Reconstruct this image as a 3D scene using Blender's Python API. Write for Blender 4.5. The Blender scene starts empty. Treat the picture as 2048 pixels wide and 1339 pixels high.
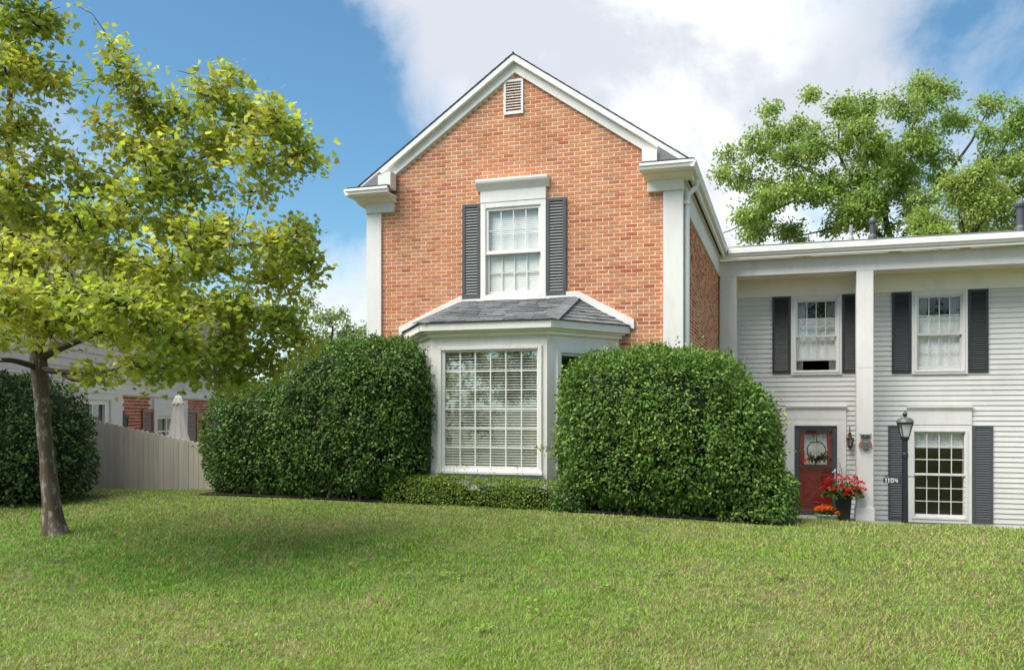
import bpy, math, random
import numpy as np
from math import radians as R, sin, cos, pi

rng = np.random.default_rng(7)
random.seed(7)
sc = bpy.context.scene
col = sc.collection

# ------------------------------------------------------------------ camera
cam_d = bpy.data.cameras.new('camera')
cam = bpy.data.objects.new('camera', cam_d)
col.objects.link(cam)
cam.location = (0, 0, 1.6)
cam.rotation_euler = (R(90), 0, R(17.68))
cam_d.lens = 30.39
cam_d.sensor_width = 36
cam_d.shift_y = 0.0759
cam_d.clip_start = 0.05
cam_d.clip_end = 2000
sc.camera = cam

# ------------------------------------------------------------------ light
SUN = np.array([-0.40, -0.37, 0.84]); SUN /= np.linalg.norm(SUN)
sun_d = bpy.data.lights.new('sun', 'SUN')
sun_d.energy = 3.7
sun_d.angle = R(55.0)
sun_d.color = (1.0, 0.95, 0.86)
sun = bpy.data.objects.new('sun', sun_d)
col.objects.link(sun)
from mathutils import Vector, Matrix
sun.rotation_euler = Vector(-SUN).to_track_quat('-Z', 'Y').to_euler()
sc.view_settings.view_transform = 'Standard'
sc.view_settings.look = 'None'
sc.view_settings.gamma = 1.0
sc.view_settings.exposure = 1.15
sc.view_settings.use_curve_mapping = False

# ------------------------------------------------------------------ sky
world = bpy.data.worlds.new('World')
sc.world = world
world.use_nodes = True


class NT:
    """small helper for building node trees"""
    def __init__(s, tree):
        s.t = tree; s.t.nodes.clear()

    def n(s, typ, **kw):
        nd = s.t.nodes.new(typ)
        for k, v in kw.items():
            if k == 'ins':
                for a, b in v.items():
                    if hasattr(b, 'is_output'):
                        s.t.links.new(b, nd.inputs[a])
                    else:
                        nd.inputs[a].default_value = b
            else:
                setattr(nd, k, v)
        return nd

    def math(s, op, a, b=0.0, clamp=False):
        return s.n('ShaderNodeMath', operation=op, use_clamp=clamp, ins={0: a, 1: b}).outputs[0]

    def ramp(s, fac, stops):
        nd = s.n('ShaderNodeValToRGB', ins={0: fac})
        el = nd.color_ramp.elements
        while len(el) < len(stops):
            el.new(0.5)
        for e, (p, c) in zip(el, stops):
            e.position = p; e.color = (*c, 1) if len(c) == 3 else c
        return nd.outputs[0]

    def mix(s, fac, a, b, blend='MIX'):
        nd = s.n('ShaderNodeMix', data_type='RGBA', blend_type=blend)
        for i, v in ((0, fac), (6, a), (7, b)):
            if hasattr(v, 'is_output'):
                s.t.links.new(v, nd.inputs[i])
            elif i == 0:
                nd.inputs[0].default_value = v
            else:
                nd.inputs[i].default_value = (*v, 1) if len(v) == 3 else v
        return nd.outputs[2]


def view_dir(px, py):
    u, f, th = px - 1024, 1729.0, R(17.68)
    v = Vector((-f * sin(th) + u * cos(th), f * cos(th) + u * sin(th), 825.0 - py))
    return v.normalized()


w = NT(world.node_tree)
tc = w.n('ShaderNodeTexCoord').outputs['Generated']
sky = w.n('ShaderNodeTexSky', sky_type='NISHITA', sun_disc=False, sun_elevation=math.asin(SUN[2]),
          sun_rotation=math.atan2(SUN[0], SUN[1]), air_density=1.0, dust_density=0.6, ozone_density=1.6)
big = w.n('ShaderNodeTexNoise', ins={'Vector': tc, 'Scale': 2.1, 'Detail': 9.0, 'Roughness': 0.56, 'Distortion': 0.25}).outputs[0]
fin = w.n('ShaderNodeTexNoise', ins={'Vector': tc, 'Scale': 9.0, 'Detail': 8.0, 'Roughness': 0.6, 'Distortion': 0.3}).outputs[0]
# cumulus banks: (direction, angular size, amount)
banks = [((1010, 190), 0.17, .15), ((1230, 60), .16, .14), ((1470, 130), 0.20, .16), ((830, 70), 0.13, .13), ((1390, 330), .20, .17), ((720, 270), .09, .10), ((690, 590), .13, .17), ((600, 640), .12, .12),
         ((120, 290), .10, .24), ((230, 330), .06, .10), ((1900, 400), .18, .10), ((1600, 470), .25, .12), ((1700, 60), .08, .08), ((330, 160), .25, -.30), ((2010, 50), .19, -.22), ((560, 60), .12, -.12), ((610, 400), .11, -.18), ((720, 400), .06, -.08), ((60, 60), .12, -.16), ((760, 190), .07, -.22), ((700, 330), .06, -.14), ((800, 330), .05, -.12), ((1780, 200), .10, -.14), ((1640, 330), .10, -.10)]
fin2 = w.n('ShaderNodeTexNoise', ins={'Vector': tc, 'Scale': 4.2, 'Detail': 10.0, 'Roughness': 0.62, 'Distortion': 0.5}).outputs[0]
acc = w.math('ADD', w.math('MULTIPLY', big, .34), w.math('ADD', w.math('MULTIPLY', fin, .34), w.math('MULTIPLY', fin2, .36)))
acc = w.math('ADD', w.math('MULTIPLY', w.math('SUBTRACT', acc, .5), 1.75), .5)
for p, sz, am in banks:
    dt = w.n('ShaderNodeVectorMath', operation='DISTANCE', ins={0: tc, 1: view_dir(*p)}).outputs['Value']
    g = w.math('EXPONENT', w.math('MULTIPLY', w.math('POWER', w.math('DIVIDE', dt, sz * 1.2), 2.0), -1.6))
    acc = w.math('ADD', acc, w.math('MULTIPLY', g, am * .66))
cov = w.n('ShaderNodeMapRange', interpolation_type='SMOOTHSTEP', ins={0: acc, 1: .40, 2: .74, 3: 0.0, 4: 1.0}).outputs[0]
thick = w.n('ShaderNodeMapRange', interpolation_type='SMOOTHSTEP', ins={0: w.math('ADD', w.math('MULTIPLY', big, .8), w.math('ADD', w.math('MULTIPLY', fin2, .7), w.math('MULTIPLY', fin, .5))), 1: .88, 2: 1.12, 3: 0.0, 4: 1.0}).outputs[0]
ccol = w.mix(thick, (7.0, 7.0, 7.0), (4.3, 4.45, 4.8))
skyc = w.mix(1.0, sky.outputs[0], (.56, .82, .86), 'MULTIPLY')
mixc = w.mix(w.math('MULTIPLY', cov, .92), skyc, ccol)
bg = w.n('ShaderNodeBackground', ins={0: mixc, 1: 0.085})
w.n('ShaderNodeOutputWorld', ins={0: bg.outputs[0]})

# ------------------------------------------------------------------ materials
MATS = {}


def mat(name, c, rough=.6, var=.08, scale=6.0, bump=0.0, bscale=40.0, metal=0.0, spec=.4, attr=False, c2=None, c2scale=3.0, c2pos=(.5, .6), streak=None, wpos=False, objvar=0.0, stain=0.0):
    if name in MATS:
        return MATS[name]
    m = bpy.data.materials.new(name)
    m.use_nodes = True
    t = NT(m.node_tree)
    co = t.n('ShaderNodeNewGeometry').outputs['Position'] if wpos else t.n('ShaderNodeTexCoord').outputs['Object']
    co0 = co
    if streak:
        co = t.n('ShaderNodeMapping', ins={0: co, 3: streak}).outputs[0]
    nz = t.n('ShaderNodeTexNoise', ins={'Vector': co, 'Scale': scale, 'Detail': 6.0, 'Roughness': .6}).outputs[0]
    base = t.n('ShaderNodeAttribute', attribute_name='Col').outputs[0] if attr else None
    lo = tuple(max(0, x * (1 - var)) for x in c); hi = tuple(x * (1 + var) for x in c)
    if attr:
        g = t.ramp(nz, [(.3, (1 - var,) * 3), (.7, (1 + var,) * 3)])
        cc = t.mix(1.0, base, g, 'MULTIPLY')
    else:
        cc = t.ramp(nz, [(.3, lo), (.7, hi)])
    if c2:
        n2 = t.n('ShaderNodeTexNoise', ins={'Vector': co, 'Scale': c2scale, 'Detail': 8.0, 'Roughness': .68}).outputs[0]
        f2 = t.n('ShaderNodeMapRange', ins={0: n2, 1: c2pos[0], 2: c2pos[1]}).outputs[0]
        cc = t.mix(f2, cc, c2)
    if objvar:
        rv = t.n('ShaderNodeMapRange', ins={0: t.n('ShaderNodeObjectInfo').outputs['Random'], 3: 1 - objvar, 4: 1 + objvar}).outputs[0]
        cc = t.mix(1.0, cc, t.n('ShaderNodeCombineColor', ins={0: rv, 1: rv, 2: rv}).outputs[0], 'MULTIPLY')
    if stain:
        n4 = t.n('ShaderNodeTexNoise', ins={'Vector': t.n('ShaderNodeMapping', ins={0: co0, 3: (1.6, 1.6, .55)}).outputs[0], 'Scale': .9, 'Detail': 6.0, 'Roughness': .65}).outputs[0]
        cc = t.mix(1.0, cc, t.ramp(n4, [(.32, (1 - stain,) * 3), (.62, (1.04,) * 3)]), 'MULTIPLY')
    b = t.n('ShaderNodeBsdfPrincipled', ins={'Base Color': cc, 'Roughness': rough, 'Metallic': metal, 'Specular IOR Level': spec})
    if bump:
        n3 = t.n('ShaderNodeTexNoise', ins={'Vector': co, 'Scale': bscale, 'Detail': 5.0, 'Roughness': .65}).outputs[0]
        bp = t.n('ShaderNodeBump', ins={'Strength': bump, 'Distance': .01, 'Height': n3})
        t.t.links.new(bp.outputs[0], b.inputs['Normal'])
    t.n('ShaderNodeOutputMaterial', ins={0: b.outputs[0]})
    MATS[name] = m
    return m


def leafmat(name, trans=.35, rough=.45, spec=.35):
    m = bpy.data.materials.new(name); m.use_nodes = True
    t = NT(m.node_tree)
    c = t.n('ShaderNodeAttribute', attribute_name='Col').outputs[0]
    b = t.n('ShaderNodeBsdfPrincipled', ins={'Base Color': c, 'Roughness': rough, 'Specular IOR Level': spec})
    tr = t.n('ShaderNodeBsdfTranslucent', ins={0: t.mix(1.0, c, (1.25, 1.2, .6), 'MULTIPLY')})
    mx = t.n('ShaderNodeMixShader', ins={0: trans, 1: b.outputs[0], 2: tr.outputs[0]})
    t.n('ShaderNodeOutputMaterial', ins={0: mx.outputs[0]})
    MATS[name] = m
    return m


def glassmat(name, refl=.10, tint=(.975, .985, .98)):
    m = bpy.data.materials.new(name); m.use_nodes = True
    t = NT(m.node_tree)
    lw = t.n('ShaderNodeLayerWeight', ins={0: .5}).outputs['Facing']
    fac = t.math('ADD', t.math('MULTIPLY', t.math('POWER', lw, 5.0), .8), refl, clamp=True)
    nz = t.n('ShaderNodeTexNoise', ins={'Vector': t.n('ShaderNodeTexCoord').outputs['Object'], 'Scale': 1.6, 'Detail': 1.0}).outputs[0]
    bp = t.n('ShaderNodeBump', ins={'Strength': .05, 'Distance': .02, 'Height': nz}).outputs[0]
    tr = t.n('ShaderNodeBsdfTransparent', ins={0: (*tint, 1)})
    gl = t.n('ShaderNodeBsdfGlossy', ins={0: (.95, .97, 1, 1), 'Roughness': .015, 'Normal': bp})
    mx = t.n('ShaderNodeMixShader', ins={0: fac, 1: tr.outputs[0], 2: gl.outputs[0]})
    t.n('ShaderNodeOutputMaterial', ins={0: mx.outputs[0]})
    MATS[name] = m
    return m


M_white = mat('white_trim', (.71, .69, .67), .5, .03, 2.0, bump=.10, bscale=35, c2=(.57, .55, .52), c2scale=2.6, c2pos=(.55, .80), wpos=True, stain=.08, streak=(1.5, 1.5, .5))
M_gutter = mat('gutter_paint', (.78, .78, .76), .4, .03, 2.0, c2=(.55, .54, .50), c2scale=2.2, c2pos=(.55, .78), streak=(.5, .5, 3))
M_cream = mat('porch_paint', (.82, .78, .70), .5, .03, 2.0, bump=.05, bscale=60, c2=(.62, .61, .55), c2scale=1.6, c2pos=(.55, .8))
M_siding = mat('siding_paint', (.64, .625, .60), .5, .03, 1.2, bump=.12, bscale=18, c2=(.56, .55, .52), c2scale=1.3, c2pos=(.54, .8), streak=(1.4, 1, .8), wpos=True, objvar=.02, stain=.07)
M_shutter = mat('shutter_paint', (.075, .080, .088), .42, .10, 5.0)
M_shutter2 = mat('porch_shutter_paint', (.035, .037, .042), .42, .10, 5.0)
M_mortar = mat('mortar', (.74, .645, .53), .9, .12, 12.0, bump=.4, bscale=120, wpos=True, stain=.16)
M_brick = mat('brick', (1, 1, 1), .85, .12, 30.0, bump=.5, bscale=120, attr=True, spec=.2, wpos=True, stain=.16)
M_shingle = mat('shingle', (1, 1, 1), .9, .28, 90.0, bump=.8, bscale=220, attr=True, spec=.15, wpos=True, stain=.2)
M_roof = mat('roof_deck', (.12, .125, .135), .9, .25, 40.0, bump=.6, bscale=120, spec=.15)
M_dark = mat('dark_interior', (.05, .048, .045), .9, .2, 2.0)
M_blind = mat('blind_slat', (.88, .88, .86), .5, .03, 3.0)
M_curtain = mat('white_curtain', (.80, .80, .80), .8, .06, 5.0)
M_drape = mat('grey_drape', (.36, .35, .34), .8, .1, 5.0)
M_lace = mat('lace_valance', (.72, .73, .72), .8, .35, 60.0)
M_glass = glassmat('window_glass', .035)
M_glassbay = glassmat('bay_glass', .20)
M_glasslow = glassmat('low_window_glass', .045)
M_glassdoor = glassmat('door_glass', .06)
M_red = mat('red_door_paint', (.27, .014, .022), .32, .10, 3.0, spec=.5)
M_doorframe = mat('storm_door_frame', (.065, .075, .085), .4, .06, 3.0)
M_black = mat('black_iron', (.018, .019, .021), .45, .15, 20.0, spec=.5)
M_post = mat('post_paint', (.022, .028, .033), .4, .12, 12.0, spec=.5)
M_frost = mat('frosted_glass', (.72, .72, .68), .35, .05, 8.0)
M_bronze = mat('bronze_metal', (.060, .040, .028), .5, .3, 30.0, metal=.5)
M_copper = mat('copper_metal', (.36, .17, .10), .5, .2, 20.0, metal=.35)
M_pewter = mat('pewter_metal', (.28, .29, .28), .5, .2, 30.0, metal=.3)
M_digit = mat('digit_paint', (.85, .85, .85), .5, .02, 3.0)
M_concrete = mat('step_concrete', (.40, .38, .345), .85, .12, 4.0, bump=.3, bscale=60, c2=(.25, .23, .20), c2scale=3, c2pos=(.5, .75))
M_fence = mat('fence_paint', (.70, .635, .54), .7, .05, 3.0, bump=.25, bscale=18, streak=(8, 8, .7), c2=(.47, .425, .36), c2scale=2.2, c2pos=(.55, .8), wpos=True, objvar=.07, stain=.12)
M_bark = mat('maple_bark', (.090, .066, .046), .95, .35, 9.0, bump=1.0, bscale=40, streak=(1, 1, .35), c2=(.25, .25, .215), c2scale=17.0, c2pos=(.53, .62))
M_bark2 = mat('limb_bark', (.060, .048, .036), .95, .3, 14.0, bump=.8, bscale=40)
M_bark3 = mat('grey_bark', (.10, .085, .07), .95, .3, 6.0, bump=.6, bscale=20)
M_pipe = mat('vent_pipe_metal', (.075, .08, .092), .5, .12, 9.0, metal=.3)
M_pipe2 = mat('grey_pipe', (.30, .31, .33), .5, .10, 9.0)
M_umb = mat('umbrella_cloth', (.70, .66, .61), .85, .06, 4.0, bump=.2, bscale=30)
M_brown = mat('brown_shutter_paint', (.17, .080, .042), .5, .12, 6.0)
M_nsiding = mat('pinkish_siding', (.50, .44, .43), .6, .06, 1.5, bump=.1, bscale=25)
M_ntrim = mat('pinkish_trim', (.60, .56, .55), .55, .04, 2.0)
M_nroof = mat('brown_shingle_roof', (.13, .105, .10), .9, .3, 12.0, bump=.5, bscale=50)
M_pot = mat('black_pot', (.020, .021, .022), .5, .15, 8.0)
M_pot2 = mat('pale_green_pot', (.42, .50, .46), .5, .08, 8.0)
M_vent = mat('vent_slot_dark', (.02, .02, .02), .9, .1)
M_leaf = leafmat('shrub_leaf', .25, .55, .25)
M_maple = leafmat('maple_leaf', .58, .55, .2)
M_tree = leafmat('tree_leaf', .40, .5, .3)
M_grass = leafmat('grass_blade', .30, .55, .25)
M_petal = leafmat('flower_petal', .25, .6, .2)
M_core = mat('core_shade', (.010, .018, .006), 1.0, .4, 8.0)


# ------------------------------------------------------------------ mesh helpers
class MB:
    def __init__(s):
        s.v = []; s.f = []; s.c = []; s.cur = None

    def add(s, vs, fs):
        o = len(s.v)
        s.v += [tuple(map(float, p)) for p in vs]
        s.f += [tuple(o + i for i in f) for f in fs]
        if s.cur is not None:
            s.c += [s.cur] * len(vs)
        return s

    def box(s, x0, x1, y0, y1, z0, z1):
        return s.add([(x0, y0, z0), (x1, y0, z0), (x1, y1, z0), (x0, y1, z0), (x0, y0, z1), (x1, y0, z1), (x1, y1, z1), (x0, y1, z1)],
                     [(0, 3, 2, 1), (4, 5, 6, 7), (0, 1, 5, 4), (1, 2, 6, 5), (2, 3, 7, 6), (3, 0, 4, 7)])

    def prism(s, poly, a, b, fn):
        """extrude 2-D poly between a and b; fn(p, q, t) -> xyz"""
        n = len(poly)
        vs = [fn(p, q, a) for p, q in poly] + [fn(p, q, b) for p, q in poly]
        fs = [tuple(range(n))[::-1], tuple(range(n, 2 * n))] + [(i, (i + 1) % n, n + (i + 1) % n, n + i) for i in range(n)]
        return s.add(vs, fs)

    def prism_y(s, poly, y0, y1):      # poly in (x, z)
        return s.prism(poly, y0, y1, lambda p, q, t: (p, t, q))

    def prism_x(s, poly, x0, x1):      # poly in (y, z)
        return s.prism(poly, x0, x1, lambda p, q, t: (t, p, q))

    def prism_z(s, poly, z0, z1):
        return s.prism(poly, z0, z1, lambda p, q, t: (p, q, t))

    def bar(s, a, b, wd, th, up=(0, 0, 1)):
        a, b = Vector(a), Vector(b)
        d = (b - a).normalized(); sd = d.cross(Vector(up)).normalized(); u = sd.cross(d)
        vs = []
        for p in (a, b):
            for i, j in ((-1, -1), (1, -1), (1, 1), (-1, 1)):
                vs.append(p + sd * (wd / 2 * i) + u * (th / 2 * j))
        return s.add(vs, [(3, 2, 1, 0), (4, 5, 6, 7), (0, 1, 5, 4), (1, 2, 6, 5), (2, 3, 7, 6), (3, 0, 4, 7)])

    def tube(s, pts, rad, n=8, cap=True):
        pts = [Vector(p) for p in pts]
        if not hasattr(rad, '__len__'):
            rad = [rad] * len(pts)
        vs = []; ref = Vector((.3, .5, .81))
        for i, p in enumerate(pts):
            d = (pts[min(i + 1, len(pts) - 1)] - pts[max(i - 1, 0)])
            d = d.normalized() if d.length > 1e-9 else Vector((0, 0, 1))
            if abs(d.dot(ref)) > .95:
                ref = Vector((.9, -.3, .1))
            a = d.cross(ref).normalized(); b = d.cross(a)
            for k in range(n):
                t = 2 * pi * k / n
                vs.append(p + (a * cos(t) + b * sin(t)) * rad[i])
        fs = [(i * n + k, i * n + (k + 1) % n, (i + 1) * n + (k + 1) % n, (i + 1) * n + k) for i in range(len(pts) - 1) for k in range(n)]
        if cap:
            fs += [tuple(range(n)), tuple(range((len(pts) - 1) * n, len(pts) * n))[::-1]]
        return s.add(vs, fs)

    def lathe(s, prof, n=20, c=(0, 0, 0), phase=0.0, sq=1.0):
        vs = [(c[0] + r * cos(2 * pi * k / n + phase), c[1] + sq * r * sin(2 * pi * k / n + phase), c[2] + z) for r, z in prof for k in range(n)]
        fs = [(i * n + k, i * n + (k + 1) % n, (i + 1) * n + (k + 1) % n, (i + 1) * n + k) for i in range(len(prof) - 1) for k in range(n)]
        fs += [tuple(range(n))[::-1], tuple(range((len(prof) - 1) * n, len(prof) * n))]
        return s.add(vs, fs)

    def mesh(s, name, m, smooth=False):
        me = bpy.data.meshes.new(name)
        me.from_pydata(s.v, [], s.f)
        if s.c:
            at = me.color_attributes.new('Col', 'FLOAT_COLOR', 'POINT')
            at.data.foreach_set('color', np.array([(*c, 1) for c in s.c], dtype=np.float32).ravel())
        if smooth:
            me.polygons.foreach_set('use_smooth', [True] * len(me.polygons))
        if m:
            me.materials.append(m)
        me.update()
        return me

    def build(s, name, m, parent=None, smooth=False, bevel=0.0):
        return link(name, s.mesh(name, m, smooth), parent, bevel)


def link(name, me, parent=None, bevel=0.0, loc=None):
    o = bpy.data.objects.new(name, me)
    col.objects.link(o)
    if parent is not None:
        o.parent = parent
    if loc is not None:
        o.location = loc
    if bevel:
        b = o.modifiers.new('bevel', 'BEVEL'); b.width = bevel; b.segments = 2; b.limit_method = 'ANGLE'
    return o


def tag(o, label=None, cat=None, group=None, kind=None):
    for k, v in (('label', label), ('category', cat), ('group', group), ('kind', kind)):
        if v:
            o[k] = v
    return o


def thing(name, label, cat, loc=(0, 0, 0), rz=0.0, group=None):
    o = bpy.data.objects.new(name, None)
    col.objects.link(o)
    o.location = loc; o.rotation_euler = (0, 0, rz); o.empty_display_size = .2
    return tag(o, label, cat, group)


def vnoise(p, seed=0):
    """smooth value noise, p (n,3) -> 0..1"""
    p = np.asarray(p, float)
    i = np.floor(p).astype(np.int64); f = p - i; f = f * f * (3 - 2 * f)
    out = np.zeros(len(p))
    for dx in (0, 1):
        for dy in (0, 1):
            for dz in (0, 1):
                hsh = ((i[:, 0] + dx) * 73856093) ^ ((i[:, 1] + dy) * 19349663) ^ ((i[:, 2] + dz) * 83492791) ^ (seed * 2654435761)
                hsh = (hsh ^ (hsh >> 13)) * 1274126177 & 0x7fffffff
                v = (hsh % 65521) / 65521.0
                out += v * np.where(dx, f[:, 0], 1 - f[:, 0]) * np.where(dy, f[:, 1], 1 - f[:, 1]) * np.where(dz, f[:, 2], 1 - f[:, 2])
    return out


def fbm(p, seed=0, octv=4):
    p = np.asarray(p, float); a = .5; o = np.zeros(len(p)); tot = 0
    for k in range(octv):
        o += a * vnoise(p * 2 ** k, seed + k * 17); tot += a; a *= .55
    return o / tot


def unit(v):
    return v / np.maximum(np.linalg.norm(v, axis=-1, keepdims=True), 1e-9)


def scatter(name, tv, tf, pos, dirs, nrm, size, color, m, parent=None, wid=None):
    """one mesh from many copies of a small leaf; tv (k,3): along, across, up"""
    tv = np.asarray(tv, float); k = len(tv); n = len(pos)
    d = unit(dirs); sd = unit(np.cross(nrm, d)); u = np.cross(d, sd)
    size = np.asarray(size).reshape(n, 1, 1)
    wd = 1.0 if wid is None else np.asarray(wid).reshape(n, 1, 1)
    V = pos[:, None, :] + size * (tv[None, :, 0:1] * d[:, None, :] + wd * tv[None, :, 1:2] * sd[:, None, :] + tv[None, :, 2:3] * u[:, None, :])
    me = bpy.data.meshes.new(name)
    nf = len(tf); fl = [len(f) for f in tf]; flat = np.array([i for f in tf for i in f])
    me.vertices.add(n * k); me.vertices.foreach_set('co', V.astype(np.float32).ravel())
    me.loops.add(n * len(flat)); me.polygons.add(n * nf)
    me.loops.foreach_set('vertex_index', (np.arange(n)[:, None] * k + flat[None, :]).astype(np.int32).ravel())
    st = np.concatenate([[0], np.cumsum(fl)[:-1]])
    me.polygons.foreach_set('loop_start', (np.arange(n)[:, None] * len(flat) + st[None, :]).astype(np.int32).ravel())
    me.update(calc_edges=True)
    at = me.color_attributes.new('Col', 'FLOAT_COLOR', 'POINT')
    C = np.ones((n, k, 4), np.float32); C[:, :, :3] = np.asarray(color)[:, None, :]
    at.data.foreach_set('color', C.ravel())
    me.materials.append(m)
    return link(name, me, parent)


def rand_unit(n):
    return unit(rng.normal(size=(n, 3)))


LEAF = ([(0, 0, 0), (.45, .27, .07), (1, 0, -.06), (.45, -.27, .07), (.5, 0, -.01)], [(0, 4, 1), (1, 4, 2), (0, 3, 4), (3, 2, 4)])
LEAF2 = ([(0, 0, 0), (.45, .27, .05), (1, 0, -.06), (.45, -.27, .05)], [(0, 3, 1), (1, 3, 2)])
mp = [(0, 0), (.10, .30), (-.04, .52), (.26, .42), (.38, .60), (.52, .34), (.66, .30), (.62, .16), (1.0, 0), (.62, -.16), (.66, -.30), (.52, -.34), (.38, -.60), (.26, -.42), (-.04, -.52), (.10, -.30)]
MAPLE = ([(x, y, .10 * abs(y) - .10 * x * x) for x, y in mp] + [(.35, 0, -.01)], [(16, (i + 1) % 16, i) for i in range(16)])


# ------------------------------------------------------------------ ground
def sstep(a, b, x):
    t = np.clip((x - a) / (b - a), 0, 1); return t * t * (3 - 2 * t)


def ground_z(x, y):
    x = np.asarray(x, float); y = np.asarray(y, float)
    z = 0.03 + .215 * sstep(4.5, 11.2, y) + .05 * sstep(-3, -8, x) * sstep(6, 11, y) - .125 * sstep(-3.5, 2.0, x) * sstep(8, 12, y)
    # the lawn falls away to the lower house on the right
    z = z - 1.22 * sstep(12.2, 17.5, y + .0 * x) * sstep(-1.5, .3, x)
    # and towards the fence on the left
    z = z - .28 * sstep(11.5, 15.0, y) * sstep(-8.6, -10.5, x)
    z = z + .018 * (fbm(np.stack([x * .9, y * .9, 0 * x], -1).reshape(-1, 3), 3).reshape(x.shape) - .5) * 2
    z = z - .35 * sstep(-3, -12, y)
    return z


xs = np.concatenate([[-400, -150, -60, -30], np.arange(-20, 14.01, .25), [20, 30, 60, 150, 400]])
ys = np.concatenate([[-400, -100, -40, -20, -10, -5, -2], np.arange(0, 24.01, .25), [27, 32, 40, 60, 120, 400]])
GX, GY = np.meshgrid(xs, ys)
GZ = ground_z(GX, GY)
gm = MB()
nx = len(xs)
gm.v = [tuple(p) for p in np.stack([GX, GY, GZ], -1).reshape(-1, 3).tolist()]
gm.f = [(j * nx + i, j * nx + i + 1, (j + 1) * nx + i + 1, (j + 1) * nx + i) for j in range(len(ys) - 1) for i in range(nx - 1)]
M_lawn = mat('lawn_soil', (.10, .105, .035), .95, .35, 2.5, bump=.8, bscale=30, c2=(.17, .135, .07), c2scale=1.3, c2pos=(.5, .7))
lawn = gm.build('lawn', M_lawn, smooth=True)
tag(lawn, 'green lawn with dry straw patches in front of the houses', 'lawn', kind='structure')

# grass blades
def wedge_points(n, ymin, ymax, seed):
    """uniform points of ground in front of the houses, denser near the viewer"""
    g = np.random.default_rng(seed)
    r = ymin * (ymax / ymin) ** g.random(n)          # density ~ 1/r^2
    a = g.uniform(-.78, .84, n)                       # bearing about the road-to-house axis
    a = a + R(17.68)
    return -np.sin(a) * r, np.cos(a) * r


NB = 385000
gx, gy = wedge_points(NB, 4.1, 16.5, 11)
lim = np.where(gx < -9.4, 14.0, np.where(gx < -5.4, 12.0, np.where(gx < -1.5, 11.7, 19.5)))
inshrub = ((gx > -9.0) & (gx < -5.5) & (gy > 11.4)) | ((gx > -3.2) & (gx < -.1) & (gy > 11.35)) | ((gx > -5.8) & (gx < -2.8) & (gy > 11.45))
bare = (((gx + 7.05) / .42) ** 2 + ((gy - 6.15) / .30) ** 2) < 1 + .8 * rng.random(NB)
keep = (gy < lim) & ~inshrub & ~(bare & (rng.random(NB) < .62)) & ~((gx < -9.0) & (gy > 13.6))
gx, gy = gx[keep], gy[keep]; n = len(gx)
P2 = np.stack([gx, gy, 0 * gx], -1)
n1 = fbm(P2 * .55, 5); n2 = fbm(P2 * 2.2, 9); n3 = fbm(P2 * 6.0, 21, 2)
# lush near the tree with its shade put into the green, drier towards the right and the middle
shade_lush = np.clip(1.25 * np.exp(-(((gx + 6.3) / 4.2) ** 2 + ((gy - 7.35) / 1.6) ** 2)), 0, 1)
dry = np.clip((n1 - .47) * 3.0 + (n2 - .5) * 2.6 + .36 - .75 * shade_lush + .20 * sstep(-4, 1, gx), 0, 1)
isdry = rng.random(n) < np.clip(dry * .55, 0, .75)
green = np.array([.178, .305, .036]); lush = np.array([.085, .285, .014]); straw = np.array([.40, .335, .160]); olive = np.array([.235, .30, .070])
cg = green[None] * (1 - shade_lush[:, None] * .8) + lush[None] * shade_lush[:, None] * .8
mixo = np.clip(n3 * 1.6 - .4, 0, 1)[:, None] * .55
cg = cg * (1 - mixo) + olive[None] * mixo
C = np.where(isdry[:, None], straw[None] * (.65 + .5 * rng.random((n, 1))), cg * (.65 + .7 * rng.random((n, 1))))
dist = np.hypot(gx, gy)
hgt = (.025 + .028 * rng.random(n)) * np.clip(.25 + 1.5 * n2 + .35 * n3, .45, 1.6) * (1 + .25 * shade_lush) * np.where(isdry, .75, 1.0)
ang = rng.random(n) * 2 * pi
lean = rng.uniform(.3, 1.5, n) * np.where(isdry, 1.5, 1.0)
dirs = np.stack([np.cos(ang) * lean, np.sin(ang) * lean, np.ones(n)], -1)
nrm = np.stack([-np.cos(ang + .5 * rng.normal(size=n)), -np.sin(ang), .6 + 0 * ang], -1)
wdt = (.0042 + .0024 * rng.random(n)) * np.clip(dist / 6.5, .9, 2.0) / hgt
BL = ([(0, -.5, 0), (0, .5, 0), (.55, .42, .05), (.55, -.42, .05), (1, 0, -.10)], [(0, 1, 2, 3), (3, 2, 4)])
pos = np.stack([gx, gy, ground_z(gx, gy) - .004], -1)
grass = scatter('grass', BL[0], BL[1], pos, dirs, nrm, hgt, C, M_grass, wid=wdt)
tag(grass, 'short mown grass of green and straw blades covering the lawn', 'grass', kind='stuff')

# clover and violets in the turf
ncl = 260
cx, cy = wedge_points(ncl, 4.3, 10.5, 31)
sel = (np.abs(cx + 3) < 7) & (fbm(np.stack([cx * .5, cy * .5, 0 * cx], -1), 44) > .47)
cx, cy = cx[sel], cy[sel]
reps = 11
wx = np.repeat(cx, reps) + rng.normal(0, .05, len(cx) * reps); wy = np.repeat(cy, reps) + rng.normal(0, .05, len(cx) * reps)
n = len(wx)
ang = rng.random(n) * 2 * pi
d = np.stack([np.cos(ang), np.sin(ang), .1 + .3 * rng.random(n)], -1)
nn = np.stack([.3 * rng.normal(size=n), .3 * rng.normal(size=n), np.ones(n)], -1)
RND = ([(0, 0, 0), (.25, .38, .04), (.7, .40, .04), (1, 0, 0), (.7, -.40, .04), (.25, -.38, .04)], [(0, 5, 4, 3, 2, 1)])
wc = np.array([.15, .27, .035])[None] * (.7 + .6 * rng.random((n, 1)))
weeds = scatter('clover', RND[0], RND[1], np.stack([wx, wy, ground_z(wx, wy) + .030 + .03 * rng.random(n)], -1), d, nn, .020 + .018 * rng.random(n), wc, M_grass)
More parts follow.
